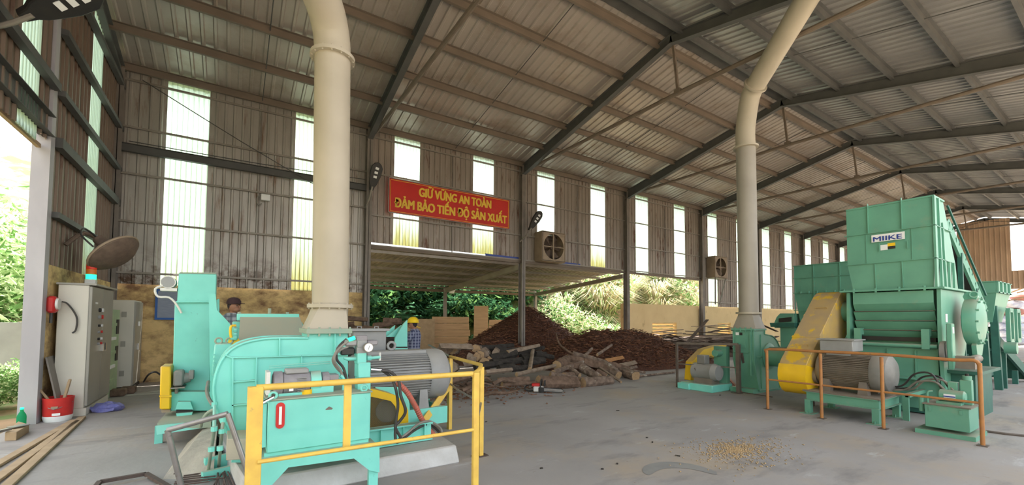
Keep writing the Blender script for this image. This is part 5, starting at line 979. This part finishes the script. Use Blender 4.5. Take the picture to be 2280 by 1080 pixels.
# ================================================================== bark heaps
rnd=random.Random(11)
def heap(name,label,gs,x0,x1,y0,y1,n,chips,m2,floorz=0,base=None):
    def f(x,y):
        z=0
        for cx,cy,sx,sy,h,p in gs:
            d=math.sqrt(((x-cx)/sx)**2+((y-cy)/sy)**2); z=max(z,h*max(0,1-d)**p*(1.0))
        return z
    mb=B(); nx=n; ny=int(n*(y1-y0)/(x1-x0)); 
    def g(x,y):
        z=f(x,y); k=min(1,z*3); return floorz-.03+z+k*(hn(x*2.3,y*2.3)*.05+rnd.uniform(-.03,.03))
    grid(mb,x0,x1,nx,y0,y1,ny,g)
    mb.k=1
    for _ in range(chips):
        for t in range(30):
            x,y=rnd.uniform(x0,x1),rnd.uniform(y0,y1); z=f(x,y)
            if z>.08: break
        a=rnd.uniform(0,2*PI); L=rnd.uniform(.08,.26); w=rnd.uniform(.015,.04); tl=rnd.uniform(-.5,.6); d=V((math.cos(a),math.sin(a),tl*.6))*L*.5; s=V((-math.sin(a),math.cos(a),rnd.uniform(-.5,.5)))*w*.5; c=V((x,y,floorz+z+.02)); k=1 if rnd.random()<.55 else 0
        q=V((0,0,.012)); mb.add([c-d-s,c-d+s,c+d+s*.6,c+d-s*.6,c-d-s+q,c-d+s+q,c+d+s*.6+q,c+d-s*.6+q],[(0,1,2,3),(7,6,5,4),(0,4,5,1),(2,6,7,3),(1,5,6,2),(3,7,4,0)],k)
    o=mb.build(name,['bark_chip',m2],smooth=False); return tag(o,label,'heap',None,'stuff')
heap('bark_heap','tall heap of brown bark behind the second column under the canopy',[(11.1,15.6,3.5,3.4,2.25,.95),(11.0,15.6,1.2,1.2,.0,1),(9.0,14.6,2.8,2.6,1.1,1)],6.6,15.2,11.8,19.4,120,2600,'bark_dry')
heap('bark_heap','long low heap of dark bark in front of the right masonry wall',[(x_,11.3-.06*(x_-11),2.6,2.3,1.28,.75) for x_ in (10.9,11.6,12.3,13)]+[(14.6,11.2,2.0,2,.7,.8)],8.0,18.0,8.6,13.3,120,2600,'bark_dry')
bb=B()
for _ in range(700):
    x,y=rnd.gauss(4.8,1.1),rnd.gauss(8.5,.6); a=rnd.uniform(0,PI); L=rnd.uniform(.01,.045); d=V((math.cos(a),math.sin(a),0))*L; c=V((x,y,.012)); bb.bar(c-d,c+d,.02,.012)
tag(bb.build('bark_litter','bark_dry',smooth=False),'thin brown bark litter around the root pile and chainsaw','litter',None,'stuff')
# ================================================================== logs
def logmesh(p,q,r0,r1=None,seg=7,n=10,jit=.14,half=False,bend=.0,seed=0):
    rr=random.Random(seed); p,q=V(p),V(q); r1=r1 or r0*.85; d=(q-p).normalized(); u=d.orthogonal().normalized(); w=d.cross(u); mb=B(); vs=[]
    prof=[1+rr.uniform(-jit,jit) for _ in range(n)]; kn=rr.randrange(1,seg)
    for i in range(seg+1):
        t=i/seg; c=p.lerp(q,t)+u*math.sin(t*PI)*bend; r=(r0+(r1-r0)*t)*(1.14 if i==kn else 1)
        for k in range(n):
            an=2*PI*k/n; v=math.sin(an); 
            if half and v>.15: v=.15
            vs.append(c+(u*math.cos(an)*prof[k]+w*v*prof[k])*r*(1+rr.uniform(-.05,.05)))
    fs=[(i*n+k,i*n+(k+1)%n,(i+1)*n+(k+1)%n,(i+1)*n+k) for i in range(seg) for k in range(n)]
    mb.add(vs,fs,0); mb.add(vs[:n],[tuple(range(n-1,-1,-1))],1); mb.add(vs[-n:],[tuple(range(n))],1); return mb
def log(a,b,r,mats=('log_bark','log_cut'),label=None,group=None,name='log',cat='log',Yb=None,**k):
    global LS; LS+=1
    yy=lambda y,o: 7.35+(868-y)*.026+o
    p=PY(a[0],a[1],a[2] if len(a)>2 else yy(a[1],0)); q=PY(b[0],b[1],b[2] if len(b)>2 else yy(b[1],0))
    for v in (p,q): v.z=max(v.z,r*.8)
    return tag(logmesh(p,q,r,seed=LS,**k).build(name,list(mats)),label,cat,group)
LS=0
LG='cut logs heaped on the floor beyond the chainsaw'
log((1298,855),(1362,856),.12,half=False,label='thick squared grey log lying foremost beside the heap, right of the chainsaw')
log((1200,852),(1285,853),.14,label='long knotty reddish log right behind the chainsaw',mats=('log_brown','log_cut'))
log((1225,836),(1285,846),.1,label='pale-patched log resting on the knotty log behind the chainsaw')
log((1336,819),(1383,858),.035,mats=('slab_pale','log_cut'),label='thin pale split stick leaning down the front of the log heap',seg=4,jit=.3)
log((1385,826),(1416,848),.12,r1=.13,label='stout blotchy log end pointing right at the foot of the heap')
log((1347,812),(1378,836),.13,label='thick blotchy log in the middle right of the heap')
log((1262,797),(1346,813),.11,mats=('log_brown','log_cut'),label='longest thick brown log lying across the middle of the heap')
log((1275,787),(1347,806),.065,label='slim pale log crossing the top of the heap')
log((1232,829),(1301,805),.06,label='slim rough log slanting up across the heap front')
log((1371,817),(1416,806),.075,mats=('slab_pale','log_cut'),label='pale split billet sticking out of the heap to the right',half=True)
log((1350,803),(1388,795),.07,mats=('log_orange','log_orange'),label='short orange split billet on top of the heap',half=True)
log((1330,790),(1362,768),.045,label='grey stub poking up behind the top of the heap')
log((1303,792),(1318,776),.05,label='short stub poking up at the left top of the heap')
log((1150,834),(1236,814),.05,mats=('slab_pale','log_cut'),label='long barkless pole slanting left out of the heap')
log((1080,829),(1139,823),.06,mats=('slab_pale','log_cut'),label='pale barkless pole end left of the dark charred logs')
log((1130,785),(1200,769),.06,mats=('slab_pale','log_cut'),label='pale split log lying on top of the dark charred logs')
log((1180,822),(1187,780),.06,mats=('slab_pale','log_cut'),label='short pale billet standing on end against the charred logs',half=True)
log((1295,818),(1334,841),.13,r1=.1,mats=('log_bark','log_cut'),label='wedge-shaped split log in the centre front of the heap')
log((1240,815),(1262,800),.13,mats=('log_brown','log_cut'),label='stubby log with a pale sawn face at the upper left of the heap')
for a,b,r in (((1269,820),(1291,836),.06),((1255,840),(1275,836),.11),((1287,845),(1309,842),.06),((1328,829),(1350,838),.1),((1410,826),(1436,830),.04),((1385,825),(1417,817),.05),((1250,812),(1300,815),.1),((1300,806),(1360,822),.1),((1355,812),(1400,822),.1),((1236,838),(1262,852),.08)):
    log(a,b,r,mats=('log_brown' if r>.09 else 'log_bark','log_cut'),label='small weathered log wedged among the bigger logs of the heap',group=LG)
log((1417,838),(1502,834),.035,label='long thin pole lying on the floor along the low bark heap')
for i in range(16):
    x=rnd.uniform(1075,1225); y=rnd.uniform(772,822); L=rnd.uniform(30,75); s=rnd.uniform(-.25,.3)
    log((x-L/2,y+s*L/2,8.7+(822-y)*.03),(x+L/2,y-s*L/2,8.7+(822-y)*.03),rnd.uniform(.06,.12),mats=('log_dark','log_dark'),label='charred black log in the dark pile between the firewood and the pale logs',group='charred logs')
for i in range(26):
    x=962+rnd.uniform(0,145); y=rnd.choice([778,792,806,820])+rnd.uniform(-4,4); 
    if x>1075 and y<780: y+=12
    Yb=9.2+(825-y)*.012; c=PY(x,y,Yb)
    log((x,y,Yb),(x+rnd.uniform(-6,16),y+rnd.uniform(-5,2),Yb+.55),rnd.uniform(.09,.14),label='short chopped firewood chunk stacked with its split end facing out',group='stacked firewood chunks',name='firewood',cat='firewood',n=6,jit=.3,seg=2,mats=('log_bark','slab_pale' if i%3 else 'log_cut'))
for i in range(26):   # tangled roots and branches
    x=rnd.uniform(945,1110); y=rnd.uniform(838,884); q=PZ(x,y,rnd.uniform(.03,.3)); a=rnd.uniform(-.5,.5); L=rnd.uniform(.3,.8); pts=[q]; 
    for k in range(3): a+=rnd.uniform(-.5,.5); q=q+V((math.cos(a)*L/3,math.sin(a)*L/3,rnd.uniform(-.08,.08))); q.z=max(q.z,.03); pts.append(q)
    r=rnd.uniform(.018,.05); tag(B().tube(pts,[r,r*.9,r*.75,r*.5],7,smooth=3).build('root_branch','log_brown'),'crooked brown root in the tangle behind the yellow railing','branch','tangled roots')
log((1043,838,7.9),(960,862,7.6),.07,mats=('log_brown','log_cut'),label='longer crooked log lying under the firewood stack')
log((1110,847,8.0),(1178,843,7.9),.06,mats=('log_brown','log_cut'),label='pinkish slim log lying left of the chainsaw, upper of two'); log((1118,855,7.8),(1195,852,7.75),.05,mats=('log_brown','log_cut'),label='pinkish slim log lying left of the chainsaw, lower of two')
tag(B().tube([PY(1238,742,10),PY(1245,765,9.6),PY(1262,780,9.2),PY(1278,790,9)],[.02,.025,.03,.03],6).build('branch','log_brown'),'bent bare branch rising above the left of the log heap','branch')
for i in range(16):   # logs stacked behind the left machine
    x=rnd.uniform(765,875); y=rnd.uniform(708,750); Yb=12.3+rnd.uniform(-.4,.4); L=rnd.uniform(25,60); s=rnd.uniform(-.2,.2)
    log((x-L/2,y+s*L/2,Yb),(x+L/2,y-s*L/2,Yb+rnd.uniform(-.3,.3)),rnd.uniform(.07,.12),mats=('log_brown','log_cut'),label='dark brown log in the high stack behind the grey terminal box',group='logs stacked behind the left machine')
tag(B().box(1.9,4.3,11.9,12.8,0,1.15).build('log_stack_base','log_dark',bev=.05),'dark low platform under the high log stack at left','platform')
log((1052,772,9.4),(960+20,770,9.3),.08,mats=('slab_pale','slab_pale'),label='pale half-round slab on top of the firewood stack',half=True)
# dark offcut slabs heaped along the right wall
def slab(c,a,L,w,t,tl,m,label,group):
    d=V((math.cos(a),math.sin(a),tl)).normalized()*L/2; b=B(); k=V((-math.sin(a),math.cos(a),0))*w*.25
    b.bar(c-d,c+k,w,t); b.bar(c+k,c+d,w*.9,t); tag(b.build('offcut_slab',m),label,'slab',group)
for i in range(150):
    t=rnd.random()**1.3; x=13.3+9.8*t; hh=(1.45 if 14.6<x else .8)*(1-.55*abs(rnd.gauss(0,.45))); y=11.6+rnd.uniform(-1.2,1.3); z=max(.04,hh*rnd.uniform(.15,1)*(1-abs(y-11.9)*.35))
    slab(V((x,y,z)),rnd.uniform(-.5,.5) if rnd.random()<.75 else rnd.uniform(0,PI),rnd.uniform(.9,2.6),rnd.uniform(.1,.22),.03,rnd.uniform(-.14,.16),'slab_dark' if rnd.random()<.8 else 'slab_pale','dark sawn offcut board in the long heap under the right wall','offcut boards under the right wall')
tag(B().bar(PY(1525,768,9.9),PY(1575,712,10.6),.12,.03).build('offcut_slab','slab_dark'),'dark board sticking up highest from the left of the offcut heap','slab')
tag(B().bar(PY(1678,715,12),PY(1730,738,11.5),.2,.03).build('offcut_slab','slab_dark'),'dark board standing out top right of the offcut heap','slab')
hp_=B().hexa([(14,10.6,0),(23.5,10.6,0),(23.5,13.5,0),(14,13.5,0)],[(15.3,11.4,.55),(22.8,11.4,.8),(22.8,13.2,.9),(15.3,13.2,.7)]); tag(hp_.build('offcut_heap_core','slab_dark'),'dark compact core of the offcut heap under the right wall','heap',None,'stuff')
# ================================================================== chainsaw
cs=thing('chainsaw','orange and white chainsaw lying on the floor before the logs','tool',PZ(1205,876,0)); o=PZ(1200,874,0); e=PZ(1250,876,0); dx=(e-o).normalized(); dy=V((-dx.y,dx.x,0)); 
def bx(a0,a1,b0,b1,z0,z1): return B().hexa([o+dx*a0+dy*b0+V((0,0,z0)),o+dx*a1+dy*b0+V((0,0,z0)),o+dx*a1+dy*b1+V((0,0,z0)),o+dx*a0+dy*b1+V((0,0,z0))],[o+dx*a0+dy*b0+V((0,0,z1)),o+dx*a1+dy*b0+V((0,0,z1)),o+dx*a1+dy*b1+V((0,0,z1)),o+dx*a0+dy*b1+V((0,0,z1))])
part('engine_body',bx(-.12,.1,-.08,.1,.02,.14),'white_paint',cs,bev=.02); part('top_cover',bx(-.16,.04,-.06,.08,.13,.2),'red',cs,bev=.02); part('clutch_cover',bx(-.0,.13,-.1,-.07,.02,.13),'black',cs,bev=.015)
part('rear_handle',B().tube([o+dx*-.1+V((0,0,.17)),o+dx*-.24+V((0,0,.16)),o+dx*-.32+V((0,0,.08)),o+dx*-.24+V((0,0,.03)),o+dx*-.1+V((0,0,.04))],.016,8),'black',cs); part('front_handle',B().tube([o+dx*.04-dy*.09+V((0,0,.08)),o+dx*.05-dy*.08+V((0,0,.27)),o+dx*.05+dy*.09+V((0,0,.27)),o+dx*.05+dy*.1+V((0,0,.08))],.014,8),'black',cs); part('hand_guard',bx(.12,.14,-.07,.07,.15,.27),'black',cs)
bar_=B(); P=[o+dx*.1-dy*.09+V((0,0,.04)),o+dx*.5-dy*.09+V((0,0,.035)),o+dx*.56-dy*.09+V((0,0,.07)),o+dx*.5-dy*.09+V((0,0,.11)),o+dx*.1-dy*.09+V((0,0,.12))]; part('guide_bar',bar_.prism(P,dy*.008),'chrome',cs); part('chain',B().tube(P,.009,6,smooth=1),'black',cs)
# ================================================================== sacks, boards, block wall
for i in range(7):
    for j in range(2):
        q=V((XE+1.6+rnd.uniform(-.1,.1),5.75+j*.75-(.3 if i==6 else 0)+rnd.uniform(-.1,.1),.28+i*.52)); 
        if i==6 and j: continue
        m=B().ball(q,.55,.8,.95,.5,14,8); m.v=[(x+rnd.uniform(-.03,.03),y+rnd.uniform(-.03,.03),z+rnd.uniform(-.03,.03)) for x,y,z in m.v]
        mm='sack_red' if i in(4,6) else 'sack_white'
        tag(m.build('sack',mm),('stuffed %s sack in the tall stack at the far right'%('reddish' if mm=='sack_red' else 'blue-white')),'sack','%s sacks of the far stack'%('reddish' if mm=='sack_red' else 'blue-white'))
for i in range(34):
    c=V((XE+2.0+rnd.uniform(0,1),3.9+rnd.uniform(-1.5,1.2),.1+rnd.random()*2.3)); a=PI/2+rnd.uniform(-.3,.3); d=V((math.cos(a),math.sin(a),rnd.uniform(-.1,.12)))*rnd.uniform(.6,1.3)
    tag(B().bar(c-d,c+d,.22,.12).build('firewood_slab','log_brown'),'brown slab in the wood stack at the far right edge','slab','slabs of the far wood stack')
for i in range(9):
    y=8.5-i*.75; tag(B().bar((XE+.5,y+.8,3.3+rnd.uniform(-.4,.4)),(XE+.4,y-1.4,4.1+rnd.uniform(-.4,.4)),.08,.08).build('bamboo_pole','timber'),'pale pole leaning across the open far gable','pole','poles at the far gable')
for i,(a,b,c_,d,mn,lb_) in enumerate(((963,705,1045,745,'plywood','wide low plank panel behind the bark heap, left of the post'),(1056,681,1087,735,'plywood','tall pale plywood sheet standing beside the canopy post'),(1090,712,1130,740,'plywood','low pale plank panel partly buried by the bark heap'))):
    p_,q_=PY(a,b,20.4),PY(c_,d,20.4); x_=p_.x; w=q_.x-p_.x; t=thing('plank_panel',lb_,'panel',((p_.x+q_.x)/2,20.4,0))
    if i==1: part('sheet',B().box(p_.x,q_.x,20.4,20.43,0,p_.z),'plywood',t)
    else:
        nb=5
        for k in range(nb): z0=p_.z*k/nb; part('board',B().box(p_.x+rnd.uniform(-.05,.05),q_.x+rnd.uniform(-.05,.05),20.4,20.43,z0+.015,z0+p_.z/nb),'plywood',t)
for s,(a,b) in enumerate(((955,725),)):
    pass
tag(B().box(7.2,8.6,20.2,20.24,0,1.6).build('plank_panel','timber'),'short plank panel behind the worker in yellow helmet','panel')
tag(B().box(-11,-3.2,15.6,15.8,-.1,1.45).build('yard_wall','blockwork'),'low grey block wall outside the left opening','wall')
tag(B().box(-9.5,-5.3,24,24.3,0,1.9).build('road_glare_backdrop','sign_white'),'added white road-glare hut outside beyond the grey block wall','backdrop')  # white box added in place of the overexposed road
wl2=thing('lantern','small pale lamp fixed under the outer canopy edge','lamp',(9.2,20.2,2.9)); part('lamp_base',B().cyl((9.6,20.4,3.15),(9.6,20.4,3.35),.16,n=12),'timber',wl2); part('lamp_glass',B().cyl((9.6,20.4,2.95),(9.6,20.4,3.15),.12,.2,n=12),'sign_white',wl2)
# ================================================================== floor stains and sawdust
def blot(name,cx,cy,rx,ry,m,label,z=.004):
    b=B(); n=26; b.add([(cx+math.cos(2*PI*k/n)*rx*(1+.25*math.sin(k*2.3)+rnd.uniform(-.1,.1)),cy+math.sin(2*PI*k/n)*ry*(1+.2*math.sin(k*1.7)+rnd.uniform(-.1,.1)),z) for k in range(n)],[tuple(range(n))]); tag(b.build(name,m,smooth=False),label,'stain',None,'stuff')
q=PZ(1640,1003,0)
b=B(); 
for _ in range(1500):
    a=rnd.uniform(0,2*PI); r=abs(rnd.gauss(0,.5)); x=q.x+math.cos(a)*r*.9; y=q.y+math.sin(a)*r*.55; s=rnd.uniform(.006,.018); b.add([(x-s,y-s,.003),(x+s,y-s*.6,.003),(x+s*.3,y+s,.003),(x,y,.003+s*.5)],[(0,1,3),(1,2,3),(2,0,3)])
tag(b.build('sawdust','sawdust',smooth=False),'scattered pale sawdust on the floor in front of the orange railing','sawdust',None,'stuff')
rg_=B(); q=PZ(1525,1062,0); vs=[]
for k in range(25):
    an=PI*.05+PI*.9*k/24; r=.36; w=.09*math.sin(PI*k/24)**.5+.01; vs+=[(q.x+math.cos(an-.55)*(r-w)*1.0,q.y+math.sin(an-.55)*(r-w)*1.0,.003),(q.x+math.cos(an-.55)*(r+w),q.y+math.sin(an-.55)*(r+w),.003)]
rg_.add(vs,[(2*k,2*k+1,2*k+3,2*k+2) for k in range(24)]); tag(rg_.build('floor_stain','oil',smooth=False),'dark arc-shaped damp stain on the floor near the bottom centre','stain',None,'stuff')
for i in range(9):
    q=PZ(rnd.uniform(1080,1750),rnd.uniform(880,1060),0); a=rnd.uniform(0,PI); d=V((math.cos(a),math.sin(a),0))*rnd.uniform(.012,.028); tag(B().bar(q-d+V((0,0,.006)),q+d+V((0,0,.006)),.02,.01).build('wood_chip','log_dark'),'small dark wood chip lying on the open floor','chip','chips on the floor')
# ================================================================== people
def person(name,label,base,face,h,sh,tr,hair_m,hat,pose):
    base=V(base); f=V((math.cos(face),math.sin(face),0)); s=V((-f.y,f.x,0)); t=thing(name,label,'person',base)
    P=lambda a,b,z: base+f*a*h+s*b*h+V((0,0,z*h))
    arms=pose
    sh_=lambda k:P(0,.105*k,.81)
    m=B(); m.tube([P(0,0,.50),P(.01,0,.60),P(0,0,.72),P(-.01,0,.80),P(0,0,.835),P(.012,0,.87)],[.085*h,.078*h,.095*h,.085*h,.036*h,.033*h],14,smooth=3)
    for k in (-1,1):
        m.tube([P(0,.045*k,.52),P(.01,.052*k,.28),P(0,.055*k,.045)],[.055*h,.037*h,.024*h],10,smooth=3); m.tube([P(-.02,.055*k,.02),P(.05,.06*k,.018),P(.085,.062*k,.012)],[.026*h,.028*h,.018*h],8)
        A=[sh_(k),P(*arms[0][0:1],arms[0][1]*k,arms[0][2]),P(*arms[1][0:1],arms[1][1]*k,arms[1][2])]
        m.tube(A,[.033*h,.025*h,.017*h],10,smooth=3)
        hd=(A[2]-A[1]).normalized(); sd=hd.cross(V((0,0,1))).normalized(); m.ball(A[2]+hd*.02*h,.022*h,1,1,.9,8,6)
        for j in range(4): r0=A[2]+hd*.03*h+sd*(j-1.5)*.011*h; m.tube([r0,r0+hd*.022*h,r0+hd*(.04+.004*(1.5-abs(j-1.5)))*h-V((0,0,.012*h))],[.0055*h,.005*h,.004*h],6)
        m.tube([A[2]+sd*.02*h*k,A[2]+sd*.03*h*k+hd*.02*h],[.006*h,.005*h],6)
    hc=P(.02,0,.925); m.ball(hc,.062*h,.86+.1*abs(f.x),.86+.1*abs(f.y),1.18,16,12)
    m.ball(hc+f*.03*h-V((0,0,.035*h)),.04*h,1,1,.8,12,8)      # jaw
    m.tube([hc+f*.055*h+V((0,0,.015*h)),hc+f*.074*h-V((0,0,.008*h)),hc+f*.06*h-V((0,0,.014*h))],[.006*h,.011*h,.007*h],8)
    for k in (-1,1): m.ball(hc+s*k*.054*h-V((0,0,.004*h)),.013*h,.6,.6,1.2,8,6)
    part('body',m,'skin',t)
    e=B()
    for k in (-1,1): e.ball(hc+f*.055*h+s*k*.022*h+V((0,0,.008*h)),.006*h,n=8,m=6)
    part('eyes',e,'black',t); part('mouth',B().bar(hc+f*.064*h-s*.016*h-V((0,0,.035*h)),hc+f*.064*h+s*.016*h-V((0,0,.035*h)),.005*h),'hose_red',t)
    hb_=B(); hb_.ball(hc-f*.012*h+V((0,0,.012*h)),.065*h,.9,.9,1.1,16,10); part('hair',hb_,'cloth_dark',t)
    c=B(); c.tube([P(0,0,.47),P(.0,0,.56),P(0,0,.66),P(0,0,.76),P(-.005,0,.815),P(0,0,.84)],[.098*h,.092*h,.10*h,.108*h,.085*h,.045*h],18,smooth=3)
    for k in (-1,1):
        A=[sh_(k),P(*arms[0][0:1],arms[0][1]*k,arms[0][2]),P(*arms[1][0:1],arms[1][1]*k,arms[1][2])]; A[2]=A[1].lerp(A[2],.85); c.tube(A,[.045*h,.036*h,.027*h],12,smooth=3)
    part('shirt',c,sh,t); part('collar',B().torus(P(.004,0,.842),(0,0,1),.04*h,.012*h,16,6),sh,t)
    c=B(); c.tube([P(0,0,.55),P(0,0,.48)],[.09*h,.098*h],16)
    for k in (-1,1): c.tube([P(0,.045*k,.5),P(.01,.052*k,.28),P(0,.055*k,.05)],[.066*h,.049*h,.04*h],12,smooth=3)
    part('trousers',c,tr,t)
    for k in (-1,1): part('shoe',B().tube([P(-.03,.055*k,.022),P(.04,.06*k,.024),P(.095,.062*k,.016)],[.03*h,.033*h,.02*h],10),'black',t)
    hm=B()
    if hat=='cap':
        hm.lathe([(.072*h,-.002*h),(.072*h,.03*h),(.058*h,.058*h),(.03*h,.074*h),(.004*h,.078*h)],hc+V((0,0,.028*h))-f*.006*h,(0,0,1),18); cp_=part('cap',hm,'cap_maroon',t)
        part('visor',B().prism([hc+V((0,0,.03*h))+f*a*h+s*b*h for a,b in ((.05,-.05),(.1,-.042),(.122,-.015),(.122,.015),(.1,.042),(.05,.05))],(0,0,.006*h)),'cap_maroon',cp_)
    else:
        hm.lathe([(.09*h,0),(.082*h,.012*h),(.078*h,.04*h),(.06*h,.07*h),(.03*h,.086*h),(.004*h,.09*h)],hc+V((0,0,.018*h))-f*.006*h,(0,0,1),20); cp_=part('helmet',hm,'helmet',t)
        part('brim',B().prism([hc+V((0,0,.018*h))+f*a*h+s*b*h for a,b in ((.06,-.06),(.105,-.035),(.115,0),(.105,.035),(.06,.06))],(0,0,.008*h)),'helmet',cp_)
        part('neck_strap',B().tube([hc-f*.05*h-V((0,0,.03*h)),hc-f*.09*h-V((0,0,.05*h)),hc-f*.12*h-V((0,0,.06*h))],.004*h,5),'helmet',cp_)
    return t
pc=PD(535,676,8.2); tag(B().box(pc.x-.6,pc.x+.6,pc.y-.4,pc.y+.5,0,.28).build('work_step','steel_plain'),'steel step under the worker in the maroon cap','step')
RD=V((RT.x,RT.y,0)).normalized(); fr_=math.atan2(RD.y,RD.x); fl_=math.atan2(-RD.y,-RD.x)
person('person','worker in maroon cap and grey checked shirt behind the chipper',(pc.x-.12,pc.y,.28),fr_-.15,1.66,'plaid_grey','cloth_dark',None,'cap',((.04,.14,.66),(.17,.1,.62)))
ph=PD(922,714,10.2); person('person','worker in yellow helmet and blue checked shirt beside the feed chute',(ph.x,ph.y,0),fl_+.1,1.6,'plaid_blue','cloth_dark',None,'helmet',((.06,.14,.70),(.17,.08,.78)))
# ================================================================== plants
def leafmesh(name,n,spread,h,L,w,mats,seed,kind='bush'):
    rr=random.Random(seed); mb=B()
    for i in range(n):
        if kind=='grass':
            a=rr.uniform(0,2*PI); r=rr.random()*spread*.4; c=V((math.cos(a)*r,math.sin(a)*r,0)); out=V((math.cos(a),math.sin(a),0)); hh=h*rr.uniform(.5,1); pts=[c,c+out*L*.15+V((0,0,hh*.6)),c+out*L*.5+V((0,0,hh)),c+out*L+V((0,0,hh*.75))]
            s=V((-out.y,out.x,0))*w*.5; ws=(.6,1,.8,.05); vs=[]
            for p,k in zip(pts,ws): vs+=[p-s*k,p+s*k]
            mb.add(vs,[(2*j,2*j+1,2*j+3,2*j+2) for j in range(3)],rr.randrange(len(mats)))
        elif kind=='fern':
            a=rr.uniform(0,2*PI); out=V((math.cos(a),math.sin(a),0)); s=V((-out.y,out.x,0)); hh=h*rr.uniform(.55,1); LL=L*rr.uniform(.7,1.1); k=rr.randrange(len(mats)); prev=None
            for j in range(9):
                t=j/8; p=out*LL*t+V((0,0,hh*math.sin(t*2.0)*1.05)); q=w*math.sin(min(1,t*1.1+.12)*PI)**.7 if t<.95 else .02
                if prev is not None:
                    d=(p-prev); mb.add([prev,prev+s*q-V((0,0,q*.3)),prev+s*q+d*.55-V((0,0,q*.3)),prev+d*.35],[(0,1,2,3)],k); mb.add([prev,prev-s*q-V((0,0,q*.3)),prev-s*q+d*.55-V((0,0,q*.3)),prev+d*.35],[(3,2,1,0)],k)
                prev=p
        else:
            t=rr.random(); u=rr.uniform(-1,1); a=rr.uniform(0,2*PI); r=t**.4; q=math.sqrt(1-u*u); c=V((math.cos(a)*q*r*spread,math.sin(a)*q*r*spread,h*.5+u*r*h*.5)); c+=V((rr.uniform(-.1,.1),)*3)*spread
            d=V((rr.uniform(-1,1),rr.uniform(-1,1),rr.uniform(-.9,.5))).normalized(); s=d.cross(V((rr.uniform(-.4,.4),rr.uniform(-.4,.4),1))).normalized(); ll=L*rr.uniform(.6,1.2); ww=w*rr.uniform(.7,1.1); up_=d.cross(s)*ll*.12
            mb.add([c,c+d*ll*.45+s*ww*.5+up_,c+d*ll,c+d*ll*.45-s*ww*.5+up_],[(0,1,2,3)],rr.randrange(len(mats)))
    return mb.build(name,mats,loc=(0,0,0),smooth=False)
PROTO={}
def plant(kind,name,n,spread,h,L,w,mats,seed,k='bush'):
    o=leafmesh(name,n,spread,h,L,w,mats,seed,k); PROTO[kind]=o; o['_used']=0; return o
plant('broad','broadleaf_bush',420,1.0,1.7,.34,.15,['leaf_green','leaf_dark','leaf_dark'],1); plant('broad_pale','broadleaf_bush',700,1.3,2.3,.3,.11,['leaf_green','leaf_pale','leaf_dry'],2)
plant('fern','fern_clump',34,1,.9,1.2,.2,['leaf_fern','leaf_dark','leaf_fern'],3,'fern'); plant('grass','tall_grass_clump',150,1.2,1.2,1.0,.05,['leaf_pale','leaf_green','leaf_dry'],4,'grass')
plant('tree','leafy_tree',1500,2.4,5.0,.34,.12,['leaf_green','leaf_pale','leaf_pale'],5); plant('dry','dry_brush',260,1.1,1.3,1.2,.035,['leaf_dry','leaf_dry','leaf_pale'],6,'grass'); plant('weed','weed_clump',340,.5,.8,.12,.06,['leaf_green','leaf_pale','leaf_green'],7)
def put(kind,x,y,z,s,label,group,cat='plant',lean=0):
    p=PROTO[kind]; kn={'broad':'broad-leaved','broad_pale':'pale-leaved','fern':'fern-like','grass':'grassy','tree':'leafy','dry':'dry straw-coloured','weed':'bright'}[kind]; label=label.replace('KIND',kn); group=group+', '+kn
    o=p if not p['_used'] else dup(p); 
    if not p['_used']: p['_used']=1
    o.location=(x,y,z); o.rotation_euler=(lean,0,rnd.uniform(0,2*PI)); o.scale=(s,s,s*rnd.uniform(.85,1.15)); tag(o,label,cat,group)
for i in range(34):
    y=rnd.uniform(21.2,25); x=rnd.uniform(2,15); k=rnd.choice(['broad','broad','fern','broad'])
    put(k,x,y,hillz(x,y)-.1,rnd.uniform(.8,1.5),'dark KIND plant on the shaded bank behind the canopy','plants on the shaded bank')
for i in range(26):
    y=rnd.uniform(22.5,27.5); x=rnd.uniform(2,20); put('broad' if i%2 else 'fern',x,y,hillz(x,y)-.2,rnd.uniform(1.4,2.2),'larger KIND bush higher on the bank behind the canopy','bushes high on the bank')
for i in range(30):
    y=rnd.uniform(19.5,24); x=rnd.uniform(15.2,24); put(rnd.choice(['grass','grass','broad_pale','fern']),x,y,hillz(x,y)-.05,rnd.uniform(.8,1.3),'sunlit KIND plant beyond the canopy, left of the clean yellow wall','sunlit plants beyond the canopy')
for i in range(40):
    y=rnd.uniform(23,29); x=rnd.uniform(16,40); put(rnd.choice(['broad_pale','dry','dry','broad_pale','dry']),x,y,hillz(x,y)-.2,rnd.uniform(1.3,2.3),'KIND bush on the slope above the clean yellow wall','bushes over the clean wall')
for i in range(12):
    x=rnd.uniform(-14,-4.5); y=rnd.uniform(17.5,27); put('tree' ,x,y,-.3+max(0,(y-20)*.3),rnd.uniform(.9,1.35),'tall leafy tree outside the left opening','trees outside the left opening','tree')
for i in range(10):
    x=rnd.uniform(-9,-3.6); y=rnd.uniform(17.6,20); put('broad_pale',x,y,0,rnd.uniform(.8,1.2),'bright leafy bush behind the grey block wall at left','bushes behind the block wall')
for i in range(44):
    x=rnd.uniform(-5.6,-3.1); y=rnd.uniform(10.5,15.0); put('weed',x,y,-.05,rnd.uniform(.5,.9),'bright green weed growing just outside the left opening','weeds outside the left opening')
for k,p in PROTO.items():
    if '_used' in p: del p['_used']
for o in bpy.data.objects:
    if '_used' in o: del o['_used']
